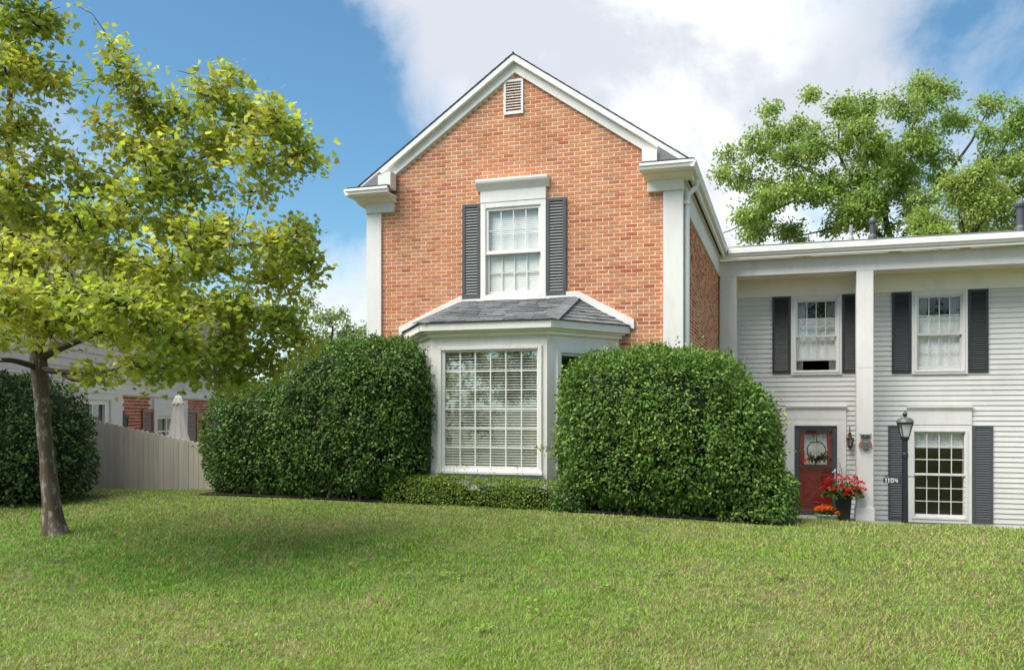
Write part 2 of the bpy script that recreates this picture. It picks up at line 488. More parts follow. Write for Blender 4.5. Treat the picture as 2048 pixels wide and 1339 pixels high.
tag(weeds, 'bright green clover and violet leaves scattered through the turf', 'clover', kind='stuff')

# mulch under the shrubs
mm = MB()
for (x0, x1, y0, y1) in ((-9.0, -5.4, 11.55, 13.36), (-5.4, -2.9, 11.75, 13.36), (-2.9, .1, 11.5, 13.36)):
    k = 8
    for i in range(k):
        a, b = x0 + (x1 - x0) * i / k, x0 + (x1 - x0) * (i + 1) / k
        zz_ = [float(ground_z(np.array([q]), np.array([r_]))[0]) + .02 for q, r_ in ((a, y0), (b, y0), (b, y1), (a, y1))]
        mm.add([(a, y0, zz_[0]), (b, y0, zz_[1]), (b, y1, zz_[2]), (a, y1, zz_[3])], [(0, 1, 2, 3)])
tag(mm.build('mulch_bed', mat('mulch', (.035, .022, .014), .95, .4, 20, bump=1.0, bscale=40)), 'dark mulch bed under the shrubs along the brick house', 'mulch', kind='structure')

# ------------------------------------------------------------------ brick house
XL, XR, XC, YF = -6.86, -1.53, -4.21, 13.40
PITCH, APEX = .695, 7.39
bh = thing('brick_house', 'two-storey orange brick house with white-trimmed gable and bay window', 'house', (XC, YF, .25))
bhi = (-XC, -YF, -.25)


def P(o, base=bh):
    """keep world coordinates under a thing that stands away from the origin"""
    o.parent = base
    o.matrix_parent_inverse = Matrix.Translation(base.location).inverted() if base.rotation_euler.z == 0 else (Matrix.Translation(base.location) @ Matrix.Rotation(base.rotation_euler.z, 4, 'Z')).inverted()
    return o


def roofz(x, drop=0.0):
    return APEX - PITCH * abs(x - XC) - drop


# wall with openings
WX0, WX1, WZ0, WZ1 = -4.72, -3.75, 3.50, 4.99          # upper window opening
BX0, BX1, BZ0, BZ1 = -5.45, -3.09, .55, 2.75           # bay opening
edges = [XL, BX0, WX0, XC, WX1, BX1, XR]
wall = MB()
TOPD = .16
for a, b in zip(edges[:-1], edges[1:]):
    mid = (a + b) / 2
    holes = []
    if BX0 < mid < BX1: holes.append((BZ0, BZ1))
    if WX0 < mid < WX1: holes.append((WZ0, WZ1))
    z = .1
    for h0, h1 in holes:
        wall.box(a, b, YF + .006, YF + .22, z, h0); z = h1
    wall.prism_y([(a, z), (b, z), (b, roofz(b, TOPD)), (a, roofz(a, TOPD))], YF + .006, YF + .22)
wall = P(wall.build('front_wall', M_mortar))

tones = [((.54, .200, .095), .27), ((.57, .245, .115), .34), ((.56, .222, .108), .26), ((.49, .165, .078), .09), ((.44, .125, .062), .04)]


def tone():
    r_ = random.random(); a = 0
    for c, p in tones:
        a += p
        if r_ < a: break
    j = random.uniform(.94, 1.06)
    return tuple(x * j * random.uniform(.97, 1.03) for x in c)


def brick_geo(mb, x0, x1, z0, z1, y, dep=.014, slx=0.0, top=None):
    """front face of a brick on a wall facing -Y, chamfered"""
    e = .0035
    vs = [(x0, y + dep, z0), (x1, y + dep, z0), (x1, y + dep, z1), (x0, y + dep, z1),
          (x0, y + e, z0), (x1, y + e, z0), (x1, y + e, z1), (x0, y + e, z1),
          (x0 + e, y, z0 + e), (x1 - e, y, z0 + e), (x1 - e, y, z1 - e), (x0 + e, y, z1 - e)]
    fs = [(8, 9, 10, 11), (4, 5, 9, 8), (5, 6, 10, 9), (6, 7, 11, 10), (7, 4, 8, 11), (0, 1, 5, 4), (1, 2, 6, 5), (2, 3, 7, 6), (3, 0, 4, 7)]
    mb.add(vs, fs)


BP, BH_, MO, CH = .1828, .0500, .0140, .0635
bricks = []
row = 0
z = .30
while z < 7.1:
    off = (row % 2) * BP / 2 + .02
    x = XL + .05 - BP + off
    while x < XR - .03:
        a, b = max(x, XL + .05), min(x + BP - MO, XR - .03)
        x += BP
        # under the rake boards
        if roofz(a if abs(a - XC) > abs(b - XC) else b, .17) < z + BH_ + .0:
            continue
        segs = [(a, b)]
        for (h0x, h1x, h0z, h1z) in ((WX0 - .07, WX1 + .07, WZ0 - .04, 5.30), (BX0 - .0, BX1 + .0, BZ0, BZ1)):
            if z + BH_ > h0z and z < h1z:
                ns = []
                for s0, s1 in segs:
                    if s1 <= h0x or s0 >= h1x: ns.append((s0, s1))
                    else:
                        if s0 < h0x: ns.append((s0, h0x))
                        if s1 > h1x: ns.append((h1x, s1))
                segs = ns
        for s0, s1 in segs:
            if s1 - s0 > .03:
                bricks.append((s0, s1, z, z + BH_))
    z += CH; row += 1


def hidden_low(b):
    """behind the shrubs, the bay, the bay roof or the shutters"""
    xm, zm = (b[0] + b[1]) / 2, (b[2] + b[3]) / 2
    if zm < 2.75: return True
    if 2.7 < zm < 3.6 and abs(xm + 4.22) < 1.95 - (zm - 2.75) * 1.3: return True
    if 3.45 < zm < 5.1 and -5.15 < xm < -3.33: return True
    if zm > 4.95 and (xm < -6.3 or xm > -2.1) and zm < 5.45: return True
    if xm < -6.6 or xm > -1.83: return True
    return (b[1] - b[0]) < BP - MO - .002


cand = [(b, (b[0] + b[1]) ** 2 / 4 + YF ** 2 + ((b[2] + b[3]) / 2 - 1.6) ** 2) for b in bricks]
vis = sorted([c for c in cand if not hidden_low(c[0])], key=lambda c: c[1])[:300]
single = {c[0] for c in vis}
variants = []
for k in range(14):
    mb = MB(); mb.cur = tone()
    brick_geo(mb, 0, BP - MO, 0, BH_, 0)
    variants.append(mb.mesh('brick', M_brick))
rest = MB()
winv = Matrix.Translation(bh.location).inverted()
for b in bricks:
    dy = random.uniform(-.0025, .0025)
    if b in single:
        o = link('brick', random.choice(variants), wall)
        o.matrix_parent_inverse = winv @ Matrix.Translation((0, 0, 0)) if False else Matrix.Identity(4)
        o.location = (b[0], YF + dy, b[2] + random.uniform(-.001, .001))
    else:
        rest.cur = tone()
        brick_geo(rest, b[0], b[1], b[2], b[3], YF + dy)
o = rest.build('brick_field', M_brick, wall); tag(o, kind='stuff')

# right side wall, receding
sw = MB(); sw.box(XR - .22, XR - .006, YF + .22, 21.6, -1.0, 5.2)
sw = P(sw.build('side_wall', M_mortar))
rest = MB()
row = 0; z = .30 - 20 * CH
while z < 4.78:
    y = YF + .04 - BP + (row % 2) * BP / 2
    while y < 20.6:
        a, b = max(y, YF + .045), min(y + BP - MO, 20.60); y += BP
        if b - a < .03: continue
        rest.cur = random.choice([(.58, .27, .115), (.59, .28, .12), (.57, .26, .11), (.58, .27, .12), (.36, .07, .042), (.44, .11, .055)])
        e = .0035; X = XR + random.uniform(-.002, .002)
        vs = [(X - .014, a, z), (X - .014, b, z), (X - .014, b, z + BH_), (X - .014, a, z + BH_), (X, a + e, z + e), (X, b - e, z + e), (X, b - e, z + BH_ - e), (X, a + e, z + BH_ - e)]
        rest.add(vs, [(4, 5, 6, 7), (0, 1, 5, 4), (1, 2, 6, 5), (2, 3, 7, 6), (3, 0, 4, 7)])
    z += CH; row += 1
o = rest.build('brick_field', M_brick, sw); tag(o, kind='stuff')
lw_ = MB(); lw_.box(XL, XL + .2, YF + .22, 21.6, -.4, 5.2); P(lw_.build('side_wall', M_mortar))
bk = MB(); bk.box(XL + .2, XR - .22, 21.4, 21.6, -.4, 5.2)
bk.prism_y([(XL, 5.2), (XR, 5.2), (XC, 7.1)], 21.4, 21.6); P(bk.build('back_wall', M_mortar))

# corner boards, capitals, cornice returns, eaves
YC = 13.355
for sgn, x0, x1 in ((-1, XL - .012, -6.60), (1, -1.82, XR + .012)):
    m = MB(); m.box(x0, x1, YC, YF + .03, .2, 5.0); P(m.build('corner_board', M_white, bevel=.004))
    m = MB()
    if sgn > 0: m.box(XR - .03, XR + .014, YF + .03, YF + .17, .2, 4.76)
    else: m.box(XL - .014, XL + .03, YF + .03, YF + .17, .2, 4.76)
    P(m.build('corner_board', M_white, bevel=.004))
    cx0, cx1 = ((-2.06, XR + .02) if sgn > 0 else (XL - .02, -6.36))
    m = MB(); m.box(cx0, cx1, YC - .03, YF + .05, 5.0, 5.16); P(m.build('capital_block', M_white, bevel=.004))
    # stepped cornice under the return gutter
    ox0, ox1 = (cx0, XR + .16) if sgn > 0 else (XL - .16, cx1)
    m = MB()
    prof = [(YF + .05, 5.16), (YC - .03, 5.16), (YC - .06, 5.175), (YC - .16, 5.215), (YC - .20, 5.222), (YC - .20, 5.25), (YF + .05, 5.25)]
    m.prism_x(prof, cx0 - (.03 if sgn > 0 else 0), ox1 if sgn > 0 else cx1 + .03) if sgn > 0 else m.prism_x(prof, ox0, cx1 + .03)
    P(m.build('cornice', M_cream, bevel=.003))
    # return gutter across the front
    gx0, gx1 = (-2.126, XR + .215) if sgn > 0 else (XL - .215, -6.30)
    m = MB()
    gp = [(12.99, 5.345), (12.97, 5.345), (12.965, 5.31), (12.985, 5.29), (12.995, 5.255), (13.04, 5.235), (13.38, 5.235), (13.38, 5.26), (13.06, 5.26), (13.03, 5.33)]
    m.prism_x(gp, gx0, gx1); P(m.build('return_gutter', M_gutter, bevel=.002))
    # little shingled top of the return
    m = MB(); mx0, mx1 = gx0 + .02, gx1 - .02
    m.prism_x([(12.985, 5.352), (12.985, 5.362), (13.40, 5.47), (13.40, 5.352)], mx0, mx1); ret = P(m.build('return_roof', M_roof))
    for r_ in range(3):
        for q in range(5):
            mb = MB(); g = random.uniform(.05, .085); mb.cur = (g, g * 1.04, g * 1.12)
            a0 = mx0 + (mx1 - mx0) * (q / 5) ; a1 = a0 + (mx1 - mx0) / 5 - .004
            y0_, y1_ = 12.99 + r_ * .137, 12.99 + r_ * .137 + .136
            zf = lambda yy: 5.364 + (yy - 12.985) * .26
            mb.add([(a0, y0_, zf(y0_) + .010), (a1, y0_, zf(y0_) + .010), (a1, y1_, zf(y1_) + .001), (a0, y1_, zf(y1_) + .001), (a0, y0_, zf(y0_)), (a1, y0_, zf(y0_))],
                   [(0, 1, 2, 3), (4, 5, 1, 0)])
            mb.build('shingle', M_shingle, ret)
    # side eaves
    s_ = sgn; wx = XR if sgn > 0 else XL
    yend = 20.22 if sgn > 0 else 21.6
    m = MB(); m.box(min(wx, wx + s_ * .03), max(wx, wx + s_ * .03), YF + .17, yend + .4, 4.76, 5.19); P(m.build('frieze_board', M_white))
    m = MB(); m.box(min(wx, wx + s_ * .16), max(wx, wx + s_ * .16), YF + .05, yend + .2, 5.19, 5.215); P(m.build('soffit', M_cream))
    m = MB()
    yv = YF + .1
    while yv < yend:
        m.box(min(wx + s_ * .06, wx + s_ * .095), max(wx + s_ * .06, wx + s_ * .095), yv, yv + .022, 5.185, 5.1895); yv += .045
    o = P(m.build('soffit_vent', M_vent)); tag(o, kind='stuff')
    m = MB(); m.box(min(wx + s_ * .125, wx + s_ * .16), max(wx + s_ * .125, wx + s_ * .16), YF + .05, yend + .1, 5.150, 5.19); P(m.build('eave_trim', M_cream, bevel=.004))
    m = MB(); m.box(min(wx + s_ * .16, wx + s_ * .09), max(wx + s_ * .16, wx + s_ * .09), YF - .02, yend + .1, 5.216, 5.34); P(m.build('fascia', M_white))
    gp = [(.163, 5.235), (.215, 5.24), (.222, 5.275), (.24, 5.305), (.243, 5.345), (.225, 5.347), (.21, 5.30), (.163, 5.26)]
    m = MB(); m.prism([(wx + s_ * p, q) for p, q in gp], 12.97, yend, lambda p, q, t: (p, t, q)); P(m.build('gutter', M_gutter, bevel=.002))

# rake boards
for sgn in (-1, 1):
    xe = XC + sgn * 2.36
    def rk(x, d): return (x, roofz(x, d))
    m = MB(); m.prism_y([rk(XC, .085), rk(xe, .085), rk(xe, .285), rk(XC, .285)], YF - .055, YF + .03); P(m.build('rake_board', M_white, bevel=.004))
    xe2 = XC + sgn * 2.84
    m = MB(); m.prism_y([rk(XC, .016), rk(xe2, .016), rk(xe2, .125), rk(XC, .125)], YF - .132, YF - .056); P(m.build('rake_crown', M_gutter, bevel=.008))
    m = MB(); xf = XC + sgn * 2.30; m.box(min(xf, xf - sgn * .17), max(xf, xf - sgn * .17), 13.05, YF + .004, 5.353, 5.56) if False else m.prism_y([(XC + sgn * 2.10, 5.351), (XC + sgn * 2.33, 5.351), (XC + sgn * 2.33, roofz(XC + 2.33, .2)), (XC + sgn * 2.10, roofz(XC + 2.10, .30))], 13.12, YF - .056); P(m.build('rake_foot', M_white, bevel=.004))
    m = MB(); m.prism_y([(XC + sgn * 2.331, 5.351), (XC + sgn * 2.75, 5.351), (XC + sgn * 2.331, roofz(XC + 2.331, .125))], 13.16, YF + .02); P(m.build('return_cheek', mat('cheek_shingle', (.20, .205, .215), .9, .3, 60, bump=.6, bscale=150)))
    # roof slope
    xo = XC + sgn * 2.91
    m = MB(); m.prism_y([rk(XC, 0), rk(xo, 0), rk(xo, .014), rk(XC, .014)], YF - .14, 21.7); rf = P(m.build('roof', M_roof))
    for k in range(24):    # shingle butts along the gable edge
        a = .02 + k * .12
        mb = MB(); g = random.uniform(.10, .16); mb.cur = (g, g * 1.03, g * 1.1)
        x0, x1 = XC + sgn * a, XC + sgn * (a + .119)
        t0, t1 = .002, .005 + random.uniform(0, .004)
        mb.prism_y([(x0, roofz(x0) + t0), (x1, roofz(x1) + t1), (x1, roofz(x1) + .001), (x0, roofz(x0) + .001)], YF - .148, YF + .35)
        mb.build('shingle', M_shingle, rf)
m = MB(); m.bar((XC, YF - .16, APEX + .004), (XC, 21.7, APEX + .002), .03, .008); P(m.build('ridge_cap', M_roof))

# gable vent
gv = MB(); VX0, VX1, VZ0, VZ1 = -4.405, -4.075, 6.445, 7.005
fr = .035
gv.box(VX0, VX1, YF - .03, YF + .02, VZ0, VZ0 + fr); gv.box(VX0, VX1, YF - .03, YF + .02, VZ1 - fr, VZ1)
gv.box(VX0, VX0 + fr, YF - .0301, YF + .02, VZ0 + fr, VZ1 - fr); gv.box(VX1 - fr, VX1, YF - .0301, YF + .02, VZ0 + fr, VZ1 - fr)
gv = P(gv.build('gable_vent', M_white))
m = MB(); m.box(VX0 + fr, VX1 - fr, YF + .006, YF + .011, VZ0 + fr, VZ1 - fr); m.build('backing', M_vent, gv)
ns = 11
sl = MB(); sl.prism_x([(0, 0), (-.026, -.018), (-.026, -.026), (0, -.010)], VX0 + fr, VX1 - fr); sl = sl.mesh('slat', M_white)
for k in range(ns):
    link('slat', sl, gv, loc=(0, YF + .002, VZ0 + fr + .030 + k * (VZ1 - VZ0 - 2 * fr) / ns))

# downspouts
m = MB(); m.tube([(XR + .19, 13.62, 5.24), (XR + .19, 13.62, 5.12), (XR + .16, 13.60, 5.06), (XR + .06, 13.52, 4.96), (XR + .055, 13.50, 4.86), (XR + .055, 13.50, 2.5), (XR + .055, 13.5, .3)], .042, 10)
ds = P(m.build('downspout', M_white, smooth=True))
m = MB(); m.box(XR + .0, XR + .105, 13.44, 13.56, 4.80, 4.85); m.build('strap', M_white, ds)
m = MB(); m.tube([(XL - .19, 13.9, 5.24), (XL - .19, 13.9, 5.10), (XL - .15, 13.88, 5.02), (XL - .06, 13.82, 4.90), (XL - .055, 13.8, 4.8), (XL - .055, 13.8, .3)], .042, 10)
P(m.build('downspout', M_white, smooth=True))


# ------------------------------------------------------------------ windows and shutters
def copy_tree(o, parent=None):
    c = o.copy(); col.objects.link(c); c.parent = parent
    for ch in list(o.children):
        copy_tree(ch, c)
    return c


def shutter(x0, x1, z0, z1, y, base, m=M_shutter, ns=30, fw_=.055):
    f = MB(); t = .03
    f.box(x0, x0 + fw_, y - t, y, z0, z1); f.box(x1 - fw_, x1, y - t, y, z0, z1)
    f.box(x0 + fw_, x1 - fw_, y - t + .001, y, z0, z0 + .07); f.box(x0 + fw_, x1 - fw_, y - t + .001, y, z1 - .055, z1)
    sh = P(f.build('shutter', m, bevel=.003), base)
    bkp = MB(); bkp.box(x0 + fw_, x1 - fw_, y - .004, y - .001, z0 + .07, z1 - .055); bkp.build('backing', M_vent, sh)
    p = (z1 - z0 - .125) / ns
    s_ = MB(); s_.prism_x([(-.004, p * .80), (-.009, p * .92), (-.026, p * .22), (-.022, p * .10)], x0 + fw_, x1 - fw_)
    me = s_.mesh('slat', m)
    for k in range(ns):
        link('slat', me, sh, loc=(0, y, z0 + .07 + k * p))
    for zc in (z0 + .10, (z0 + z1) / 2, z1 - .10):     # screw heads
        for xc_ in (x0 + fw_ / 2, x1 - fw_ / 2):
            b_ = MB(); b_.box(xc_ - .006, xc_ + .006, y - t - .003, y - t, zc - .006, zc + .006); b_.build('screw', M_black, sh)
    return sh


def ring(mb, x0, x1, z0, z1, w_, y0, y1, wb=None, wt=None):
    wb = wb or w_; wt = wt or w_
    mb.box(x0, x0 + w_, y0, y1, z0, z1); mb.box(x1 - w_, x1, y0, y1, z0, z1)
    mb.box(x0 + w_, x1 - w_, y0 + .0007, y1, z0, z0 + wb); mb.box(x0 + w_, x1 - w_, y0 + .0007, y1, z1 - wt, z1)


def grid_panes(parent, x0, x1, z0, z1, nc, nr, y, mw=.02, gm=M_glass, mm_=M_white, front=.008):
    """muntin bars proud of the glass; every light is a pane of its own"""
    for i in range(1, nc):
        xm = x0 + (x1 - x0) * i / nc
        b_ = MB(); b_.box(xm - mw / 2, xm + mw / 2, y - front, y + .008, z0, z1); b_.build('muntin', mm_, parent)
    for j in range(1, nr):
        zm = z0 + (z1 - z0) * j / nr
        b_ = MB(); b_.box(x0, x1, y - front + .0015, y + .0065, zm - mw / 2, zm + mw / 2); b_.build('muntin', mm_, parent)
    wd, hd = (x1 - x0) / nc, (z1 - z0) / nr
    pm = MB(); pm.box(mw / 2, wd - mw / 2, -.002, .002, mw / 2, hd - mw / 2); pm = pm.mesh('pane', gm)
    for i in range(nc):
        for j in range(nr):
            o = link('pane', pm, parent, loc=(x0 + i * wd, y, z0 + j * hd))
            o.rotation_euler = (random.uniform(-.0025, .0025), 0, random.uniform(-.0025, .0025))


def room(base, x0, x1, y0, y1, z0, z1, m=M_dark, name='room'):
    b_ = MB()
    b_.add([(x0, y0, z0), (x1, y0, z0), (x1, y1, z0), (x0, y1, z0), (x0, y0, z1), (x1, y0, z1), (x1, y1, z1), (x0, y1, z1)],
           [(0, 1, 2, 3), (4, 7, 6, 5), (1, 5, 6, 2), (2, 6, 7, 3), (3, 7, 4, 0)])
    return P(b_.build(name, m), base)


# upper window of the brick house
casing = MB(); cy = YF - .045
ring(casing, -4.80, -3.69, 3.44, 5.03, .085, cy, YF + .02)
win = P(casing.build('window', M_white, bevel=.004))
sash = MB(); ring(sash, -4.714, -3.776, 4.20, 4.944, .045, YF - .02, YF + .03); sash.build('sash', M_white, win, bevel=.003)
sash = MB(); ring(sash, -4.714, -3.776, 3.526, 4.235, .045, YF + .035, YF + .075, wb=.06); sash.build('sash', M_white, win, bevel=.003)
m = MB(); m.box(-4.716, -3.774, YF - .032, YF + .034, 4.185, 4.226); m.build('meeting_rail', M_white, win, bevel=.003)
grid_panes(win, -4.669, -3.821, 4.245, 4.90, 4, 2, YF + .005, .016)
grid_panes(win, -4.669, -3.821, 3.586, 4.19, 4, 2, YF + .055, .016)
bl = MB(); nsl = 46
for k in range(nsl):
    zc = 3.55 + k * (4.94 - 3.55) / nsl
    bl.add([(-4.71, YF + .078, zc), (-3.78, YF + .078, zc), (-3.78, YF + .086, zc + .0295), (-4.71, YF + .086, zc + .0295)], [(0, 1, 2, 3)])
tag(bl.build('blind', M_blind, win), kind='stuff')
m = MB(); m.box(-4.86, -3.63, YF - .05, YF + .02, 3.385, 3.44); m.build('sill', M_white, win, bevel=.004)
# head board with crown
m = MB(); m.box(-4.80, -3.69, YF - .052, YF + .02, 5.033, 5.33); hd = P(m.build('window_head', M_white, bevel=.003))
m = MB(); m.prism_x([(YF + .02, 5.22), (YF - .055, 5.22), (YF - .075, 5.25), (YF - .14, 5.33), (YF - .15, 5.36), (YF - .15, 5.395), (YF + .02, 5.405)], -4.855, -3.635)
m.build('crown', M_white, hd, bevel=.003)
shutter(-5.125, -4.803, 3.47, 5.035, YF - .012, bh, ns=31)
shutter(-3.687, -3.357, 3.47, 5.035, YF - .012, bh, ns=31)
room(bh, -5.6, -2.9, YF + .23, YF + 3, 3.3, 5.15)

# ------------------------------------------------------------------ bay window
XB, YB = -4.27, 12.20
FH, SH = .918, 1.76                       # half widths at the front and at the wall
BZb, BZt = .50, 2.80
bay = MB()
GX0, GX1, GZ0, GZ1 = -4.985, -3.485, .775, 2.535
# front frame around the picture window
bay.box(XB - FH, GX0, YB, YB + .10, BZb, BZt); bay.box(GX1, XB + FH, YB, YB + .10, BZb, BZt)
bay.box(GX0, GX1, YB + .0005, YB + .10, BZb, GZ0); bay.box(GX0, GX1, YB + .0005, YB + .10, GZ1, BZt)
bayw = P(bay.build('bay_window', M_white, bevel=.004))
cs = MB(); ring(cs, GX0 - .085, GX1 + .06, GZ0 - .075, GZ1 + .06, .06, YB - .03, YB + .0, wb=.05, wt=.05); cs.build('casing', M_white, bayw, bevel=.006)
cs = MB(); cs.box(GX0 - .11, GX1 + .085, YB - .07, YB - .0305, GZ0 - .09, GZ0 - .045); cs.build('sill', M_white, bayw, bevel=.006)
cs = MB(); ring(cs, GX0 + .0, GX1 - .0, GZ0, GZ1, .022, YB + .005, YB + .05); cs.build('sash', M_white, bayw, bevel=.003)
grid_panes(bayw, GX0 + .022, GX1 - .022, GZ0 + .022, GZ1 - .022, 6, 6, YB + .03, .017, gm=M_glassbay)
bl = MB(); nsl = 44
for k in range(nsl):
    zc = GZ0 + .01 + k * (GZ1 - GZ0 - .02) / nsl
    y0 = YB + .062
    bl.add([(GX0 + .01, y0, zc + .002), (GX1 - .01, y0, zc + .002), (GX1 - .01, y0 + .032, zc + .023 + .003 * sin(k * 1.7)), (GX0 + .01, y0 + .032, zc + .023 + .002 * sin(k * 2.3))], [(0, 1, 2, 3)])
for xk in (GX0 + .12, GX0 + .5, GX0 + .76, GX1 - .5, GX1 - .12):
    bl.box(xk - .003, xk + .003, YB + .098, YB + .099, GZ0, GZ1)
tag(bl.build('blind', M_blind, bayw), kind='stuff')
# angled sides, each with a narrow double-hung window
for sgn in (-1, 1):
    a = Vector((XB + sgn * FH, YB)); b = Vector((XB + sgn * SH, YF - .01))
    L = (b - a).length; dv = (b - a) / L; nv = Vector((dv.y, -dv.x)) * (1 if sgn > 0 else -1)   # outward
    def fn(p, q, t, a=a, dv=dv, nv=nv): return (a.x + dv.x * p - nv.x * t, a.y + dv.y * p - nv.y * t, q)
    def plank(mb, p0, p1, q0, q1, t0, t1): mb.prism([(p0, q0), (p1, q0), (p1, q1), (p0, q1)], t0, t1, fn)
    w0, w1, v0, v1 = .24, L - .18, .80, 2.50
    m = MB(); plank(m, 0, w0, BZb, BZt, 0, .09); plank(m, w1, L, BZb, BZt, 0, .09); plank(m, w0, w1, BZb, v0, 0.0005, .09); plank(m, w0, w1, v1, BZt, 0.0005, .09)
    sd = m.build('side_panel', M_white, bayw)
    m = MB(); e = .06
    plank(m, w0 - e, w0 + .01, v0 - e, v1 + e, -.028, 0); plank(m, w1 - .01, w1 + e, v0 - e, v1 + e, -.028, 0)
    plank(m, w0 + .01, w1 - .01, v0 - e, v0 + .01, -.0275, 0); plank(m, w0 + .01, w1 - .01, v1 - .01, v1 + e, -.0275, 0)
    m.build('casing', M_white, bayw)
    m = MB(); plank(m, w0, w1, 1.60, 1.66, .01, .05); plank(m, w0, w0 + .05, v0, v1, .012, .05); plank(m, w1 - .05, w1, v0, v1, .012, .05); plank(m, w0 + .05, w1 - .05, v0, v0 + .06, .0125, .05); plank(m, w0 + .05, w1 - .05, v1 - .05, v1, .0125, .05)
    m.build('sash', M_white, bayw)
    for q0, q1 in ((v0 + .06, 1.60), (1.66, v1 - .05)):
        m = MB(); plank(m, w0 + .05, w1 - .05, q0, q1, .030, .033); m.build('pane', M_glass, bayw)
m = MB(); m.prism_z([(XB - FH, YB), (XB + FH, YB), (XB + SH, YF - .01), (XB - SH, YF - .01)], BZb - .06, BZb - .001); m.build('floor', M_white, bayw)
m = MB(); m.prism_z([(XB - FH + .05, YB + .3), (XB + FH - .05, YB + .3), (XB + SH - .2, YF - .01), (XB - SH + .2, YF - .01)], BZb + .001, BZb + .02); m.build('window_seat', M_dark, bayw)
room(bh, -6.0, -2.5, YF + .23, YF + 3.4, .5, 2.95, M_dark)
# soffit / cornice layers, fascia
def trap(o_front, o_side, sx=0.0):
    f_ = FH + o_side * .62
    return [(XB - f_, YB - o_front), (XB + f_, YB - o_front), (XB + SH + o_side, YF - .012), (XB - SH - o_side, YF - .012)]
m = MB(); m.prism_z(trap(.05, .05), 2.745, 2.80); P(m.build('bay_cornice', M_cream, bevel=.006))
m = MB(); m.prism_z(trap(.10, .10), 2.801, 2.83); P(m.build('bay_cornice', M_cream, bevel=.004))
m = MB(); m.prism_z(trap(.17, .17), 2.831, 2.945); P(m.build('bay_fascia', M_white, bevel=.004))
# roof planes and shingles
EZ, TZ = 2.952, 3.43
ef = trap(.19, .19)
tl, tr = Vector((-5.07, YF - .02, TZ)), Vector((-3.24, YF - .02, TZ))
eL, eR = Vector((*ef[0], EZ)), Vector((*ef[1], EZ)); wR, wL = Vector((*ef[2], EZ)), Vector((*ef[3], EZ))
bayroof = MB(); bayroof.add([eL, eR, tr, tl, wR, wL], [(0, 1, 2, 3), (1, 4, 2), (5, 0, 3), (0, 5, 4, 1)])
bayroof = P(bayroof.build('bay_roof', M_roof))


def clip(poly, a, b):
    """keep the part of poly left of a->b"""
    out = []
    for i in range(len(poly)):
        p, q = poly[i], poly[(i + 1) % len(poly)]
        sp = (b[0] - a[0]) * (p[1] - a[1]) - (b[1] - a[1]) * (p[0] - a[0]); sq_ = (b[0] - a[0]) * (q[1] - a[1]) - (b[1] - a[1]) * (q[0] - a[0])
        if sp >= 0: out.append(p)
        if (sp >= 0) != (sq_ >= 0):
            t = sp / (sp - sq_); out.append((p[0] + (q[0] - p[0]) * t, p[1] + (q[1] - p[1]) * t))
    return out


def shingle_plane(corners, parent, exp=.118, tab=.26, seed=0):
    g = random.Random(seed)
    o = corners[0]; u = (corners[1] - o).normalized(); nn_ = u.cross(corners[2] - o).normalized()
    if nn_.z < 0: nn_ = -nn_
    v = nn_.cross(u).normalized()
    P2_ = [((c - o).dot(u), (c - o).dot(v)) for c in corners]
    area = sum(P2_[i][0] * P2_[(i + 1) % len(P2_)][1] - P2_[(i + 1) % len(P2_)][0] * P2_[i][1] for i in range(len(P2_)))
    if area < 0: P2_ = P2_[::-1]
    vmax = max(p[1] for p in P2_); umin = min(p[0] for p in P2_); umax = max(p[0] for p in P2_)
    rowi = 0; v0 = -.012
    while v0 < vmax:
        u0 = umin - g.random() * tab
        while u0 < umax:
            wd = tab * g.uniform(.55, 1.25)
            gap = .010
            poly = [(u0, v0), (u0 + wd - gap, v0), (u0 + wd - gap, v0 + exp), (u0, v0 + exp)]
            big_ = [(x, y) for x, y in P2_]
            for i in range(len(P2_)):
                a, b = big_[i], big_[(i + 1) % len(big_)]
                if abs(a[1]) < 1e-6 and abs(b[1]) < 1e-6: continue       # may overhang the eave
                poly = clip(poly, a, b)
                if len(poly) < 3: break
            u0 += wd
            if len(poly) < 3 or max(p[0] for p in poly) - min(p[0] for p in poly) < .012: continue
            lam = g.choice([0, 0, .006])
            mb = MB(); c = g.uniform(.13, .22); mb.cur = (c, c * 1.03, c * 1.09)
            top = [o + u * p[0] + v * p[1] + nn_ * (.003 + (.011 + lam) * max(0, 1 - (p[1] - v0) / exp)) for p in poly]
            bot = [o + u * p[0] + v * p[1] + nn_ * .0005 for p in poly]
            k = len(poly)
            mb.add(top + bot, [tuple(range(k))] + [(k + i, k + (i + 1) % k, (i + 1) % k, i) for i in range(k)])
            mb.build('shingle', M_shingle, parent)
        v0 += exp; rowi += 1


shingle_plane([eL, eR, tr, tl], bayroof, seed=3)
shingle_plane([eR, wR, tr], bayroof, seed=4)
shingle_plane([wL, eL, tl], bayroof, seed=5)
for e_, t_ in ((eL, tl), (eR, tr)):
    nst = 15
    for k in range(nst):
        p0 = e_.lerp(t_, k / nst); p1 = e_.lerp(t_, (k + 1.25) / nst)
        dvv = (t_ - e_).normalized(); sd_ = Vector((dvv.y, -dvv.x, 0)).normalized()
        mb = MB(); c = random.uniform(.15, .21); mb.cur = (c, c * 1.03, c * 1.08)
        hw = .115
        vs = []
        for pp, hh in ((p0, .030), (p1, .016)):
            vs += [pp - sd_ * hw + Vector((0, 0, hh - .022)), pp + Vector((0, 0, hh)), pp + sd_ * hw + Vector((0, 0, hh - .030))]
        vs += [p0 - sd_ * hw + Vector((0, 0, -.012)), p0 + Vector((0, 0, .012)), p0 + sd_ * hw + Vector((0, 0, -.02))]
        mb.add(vs, [(0, 1, 4, 3), (1, 2, 5, 4), (6, 7, 1, 0), (7, 8, 2, 1)])
        mb.build('hip_cap', M_shingle, bayroof)
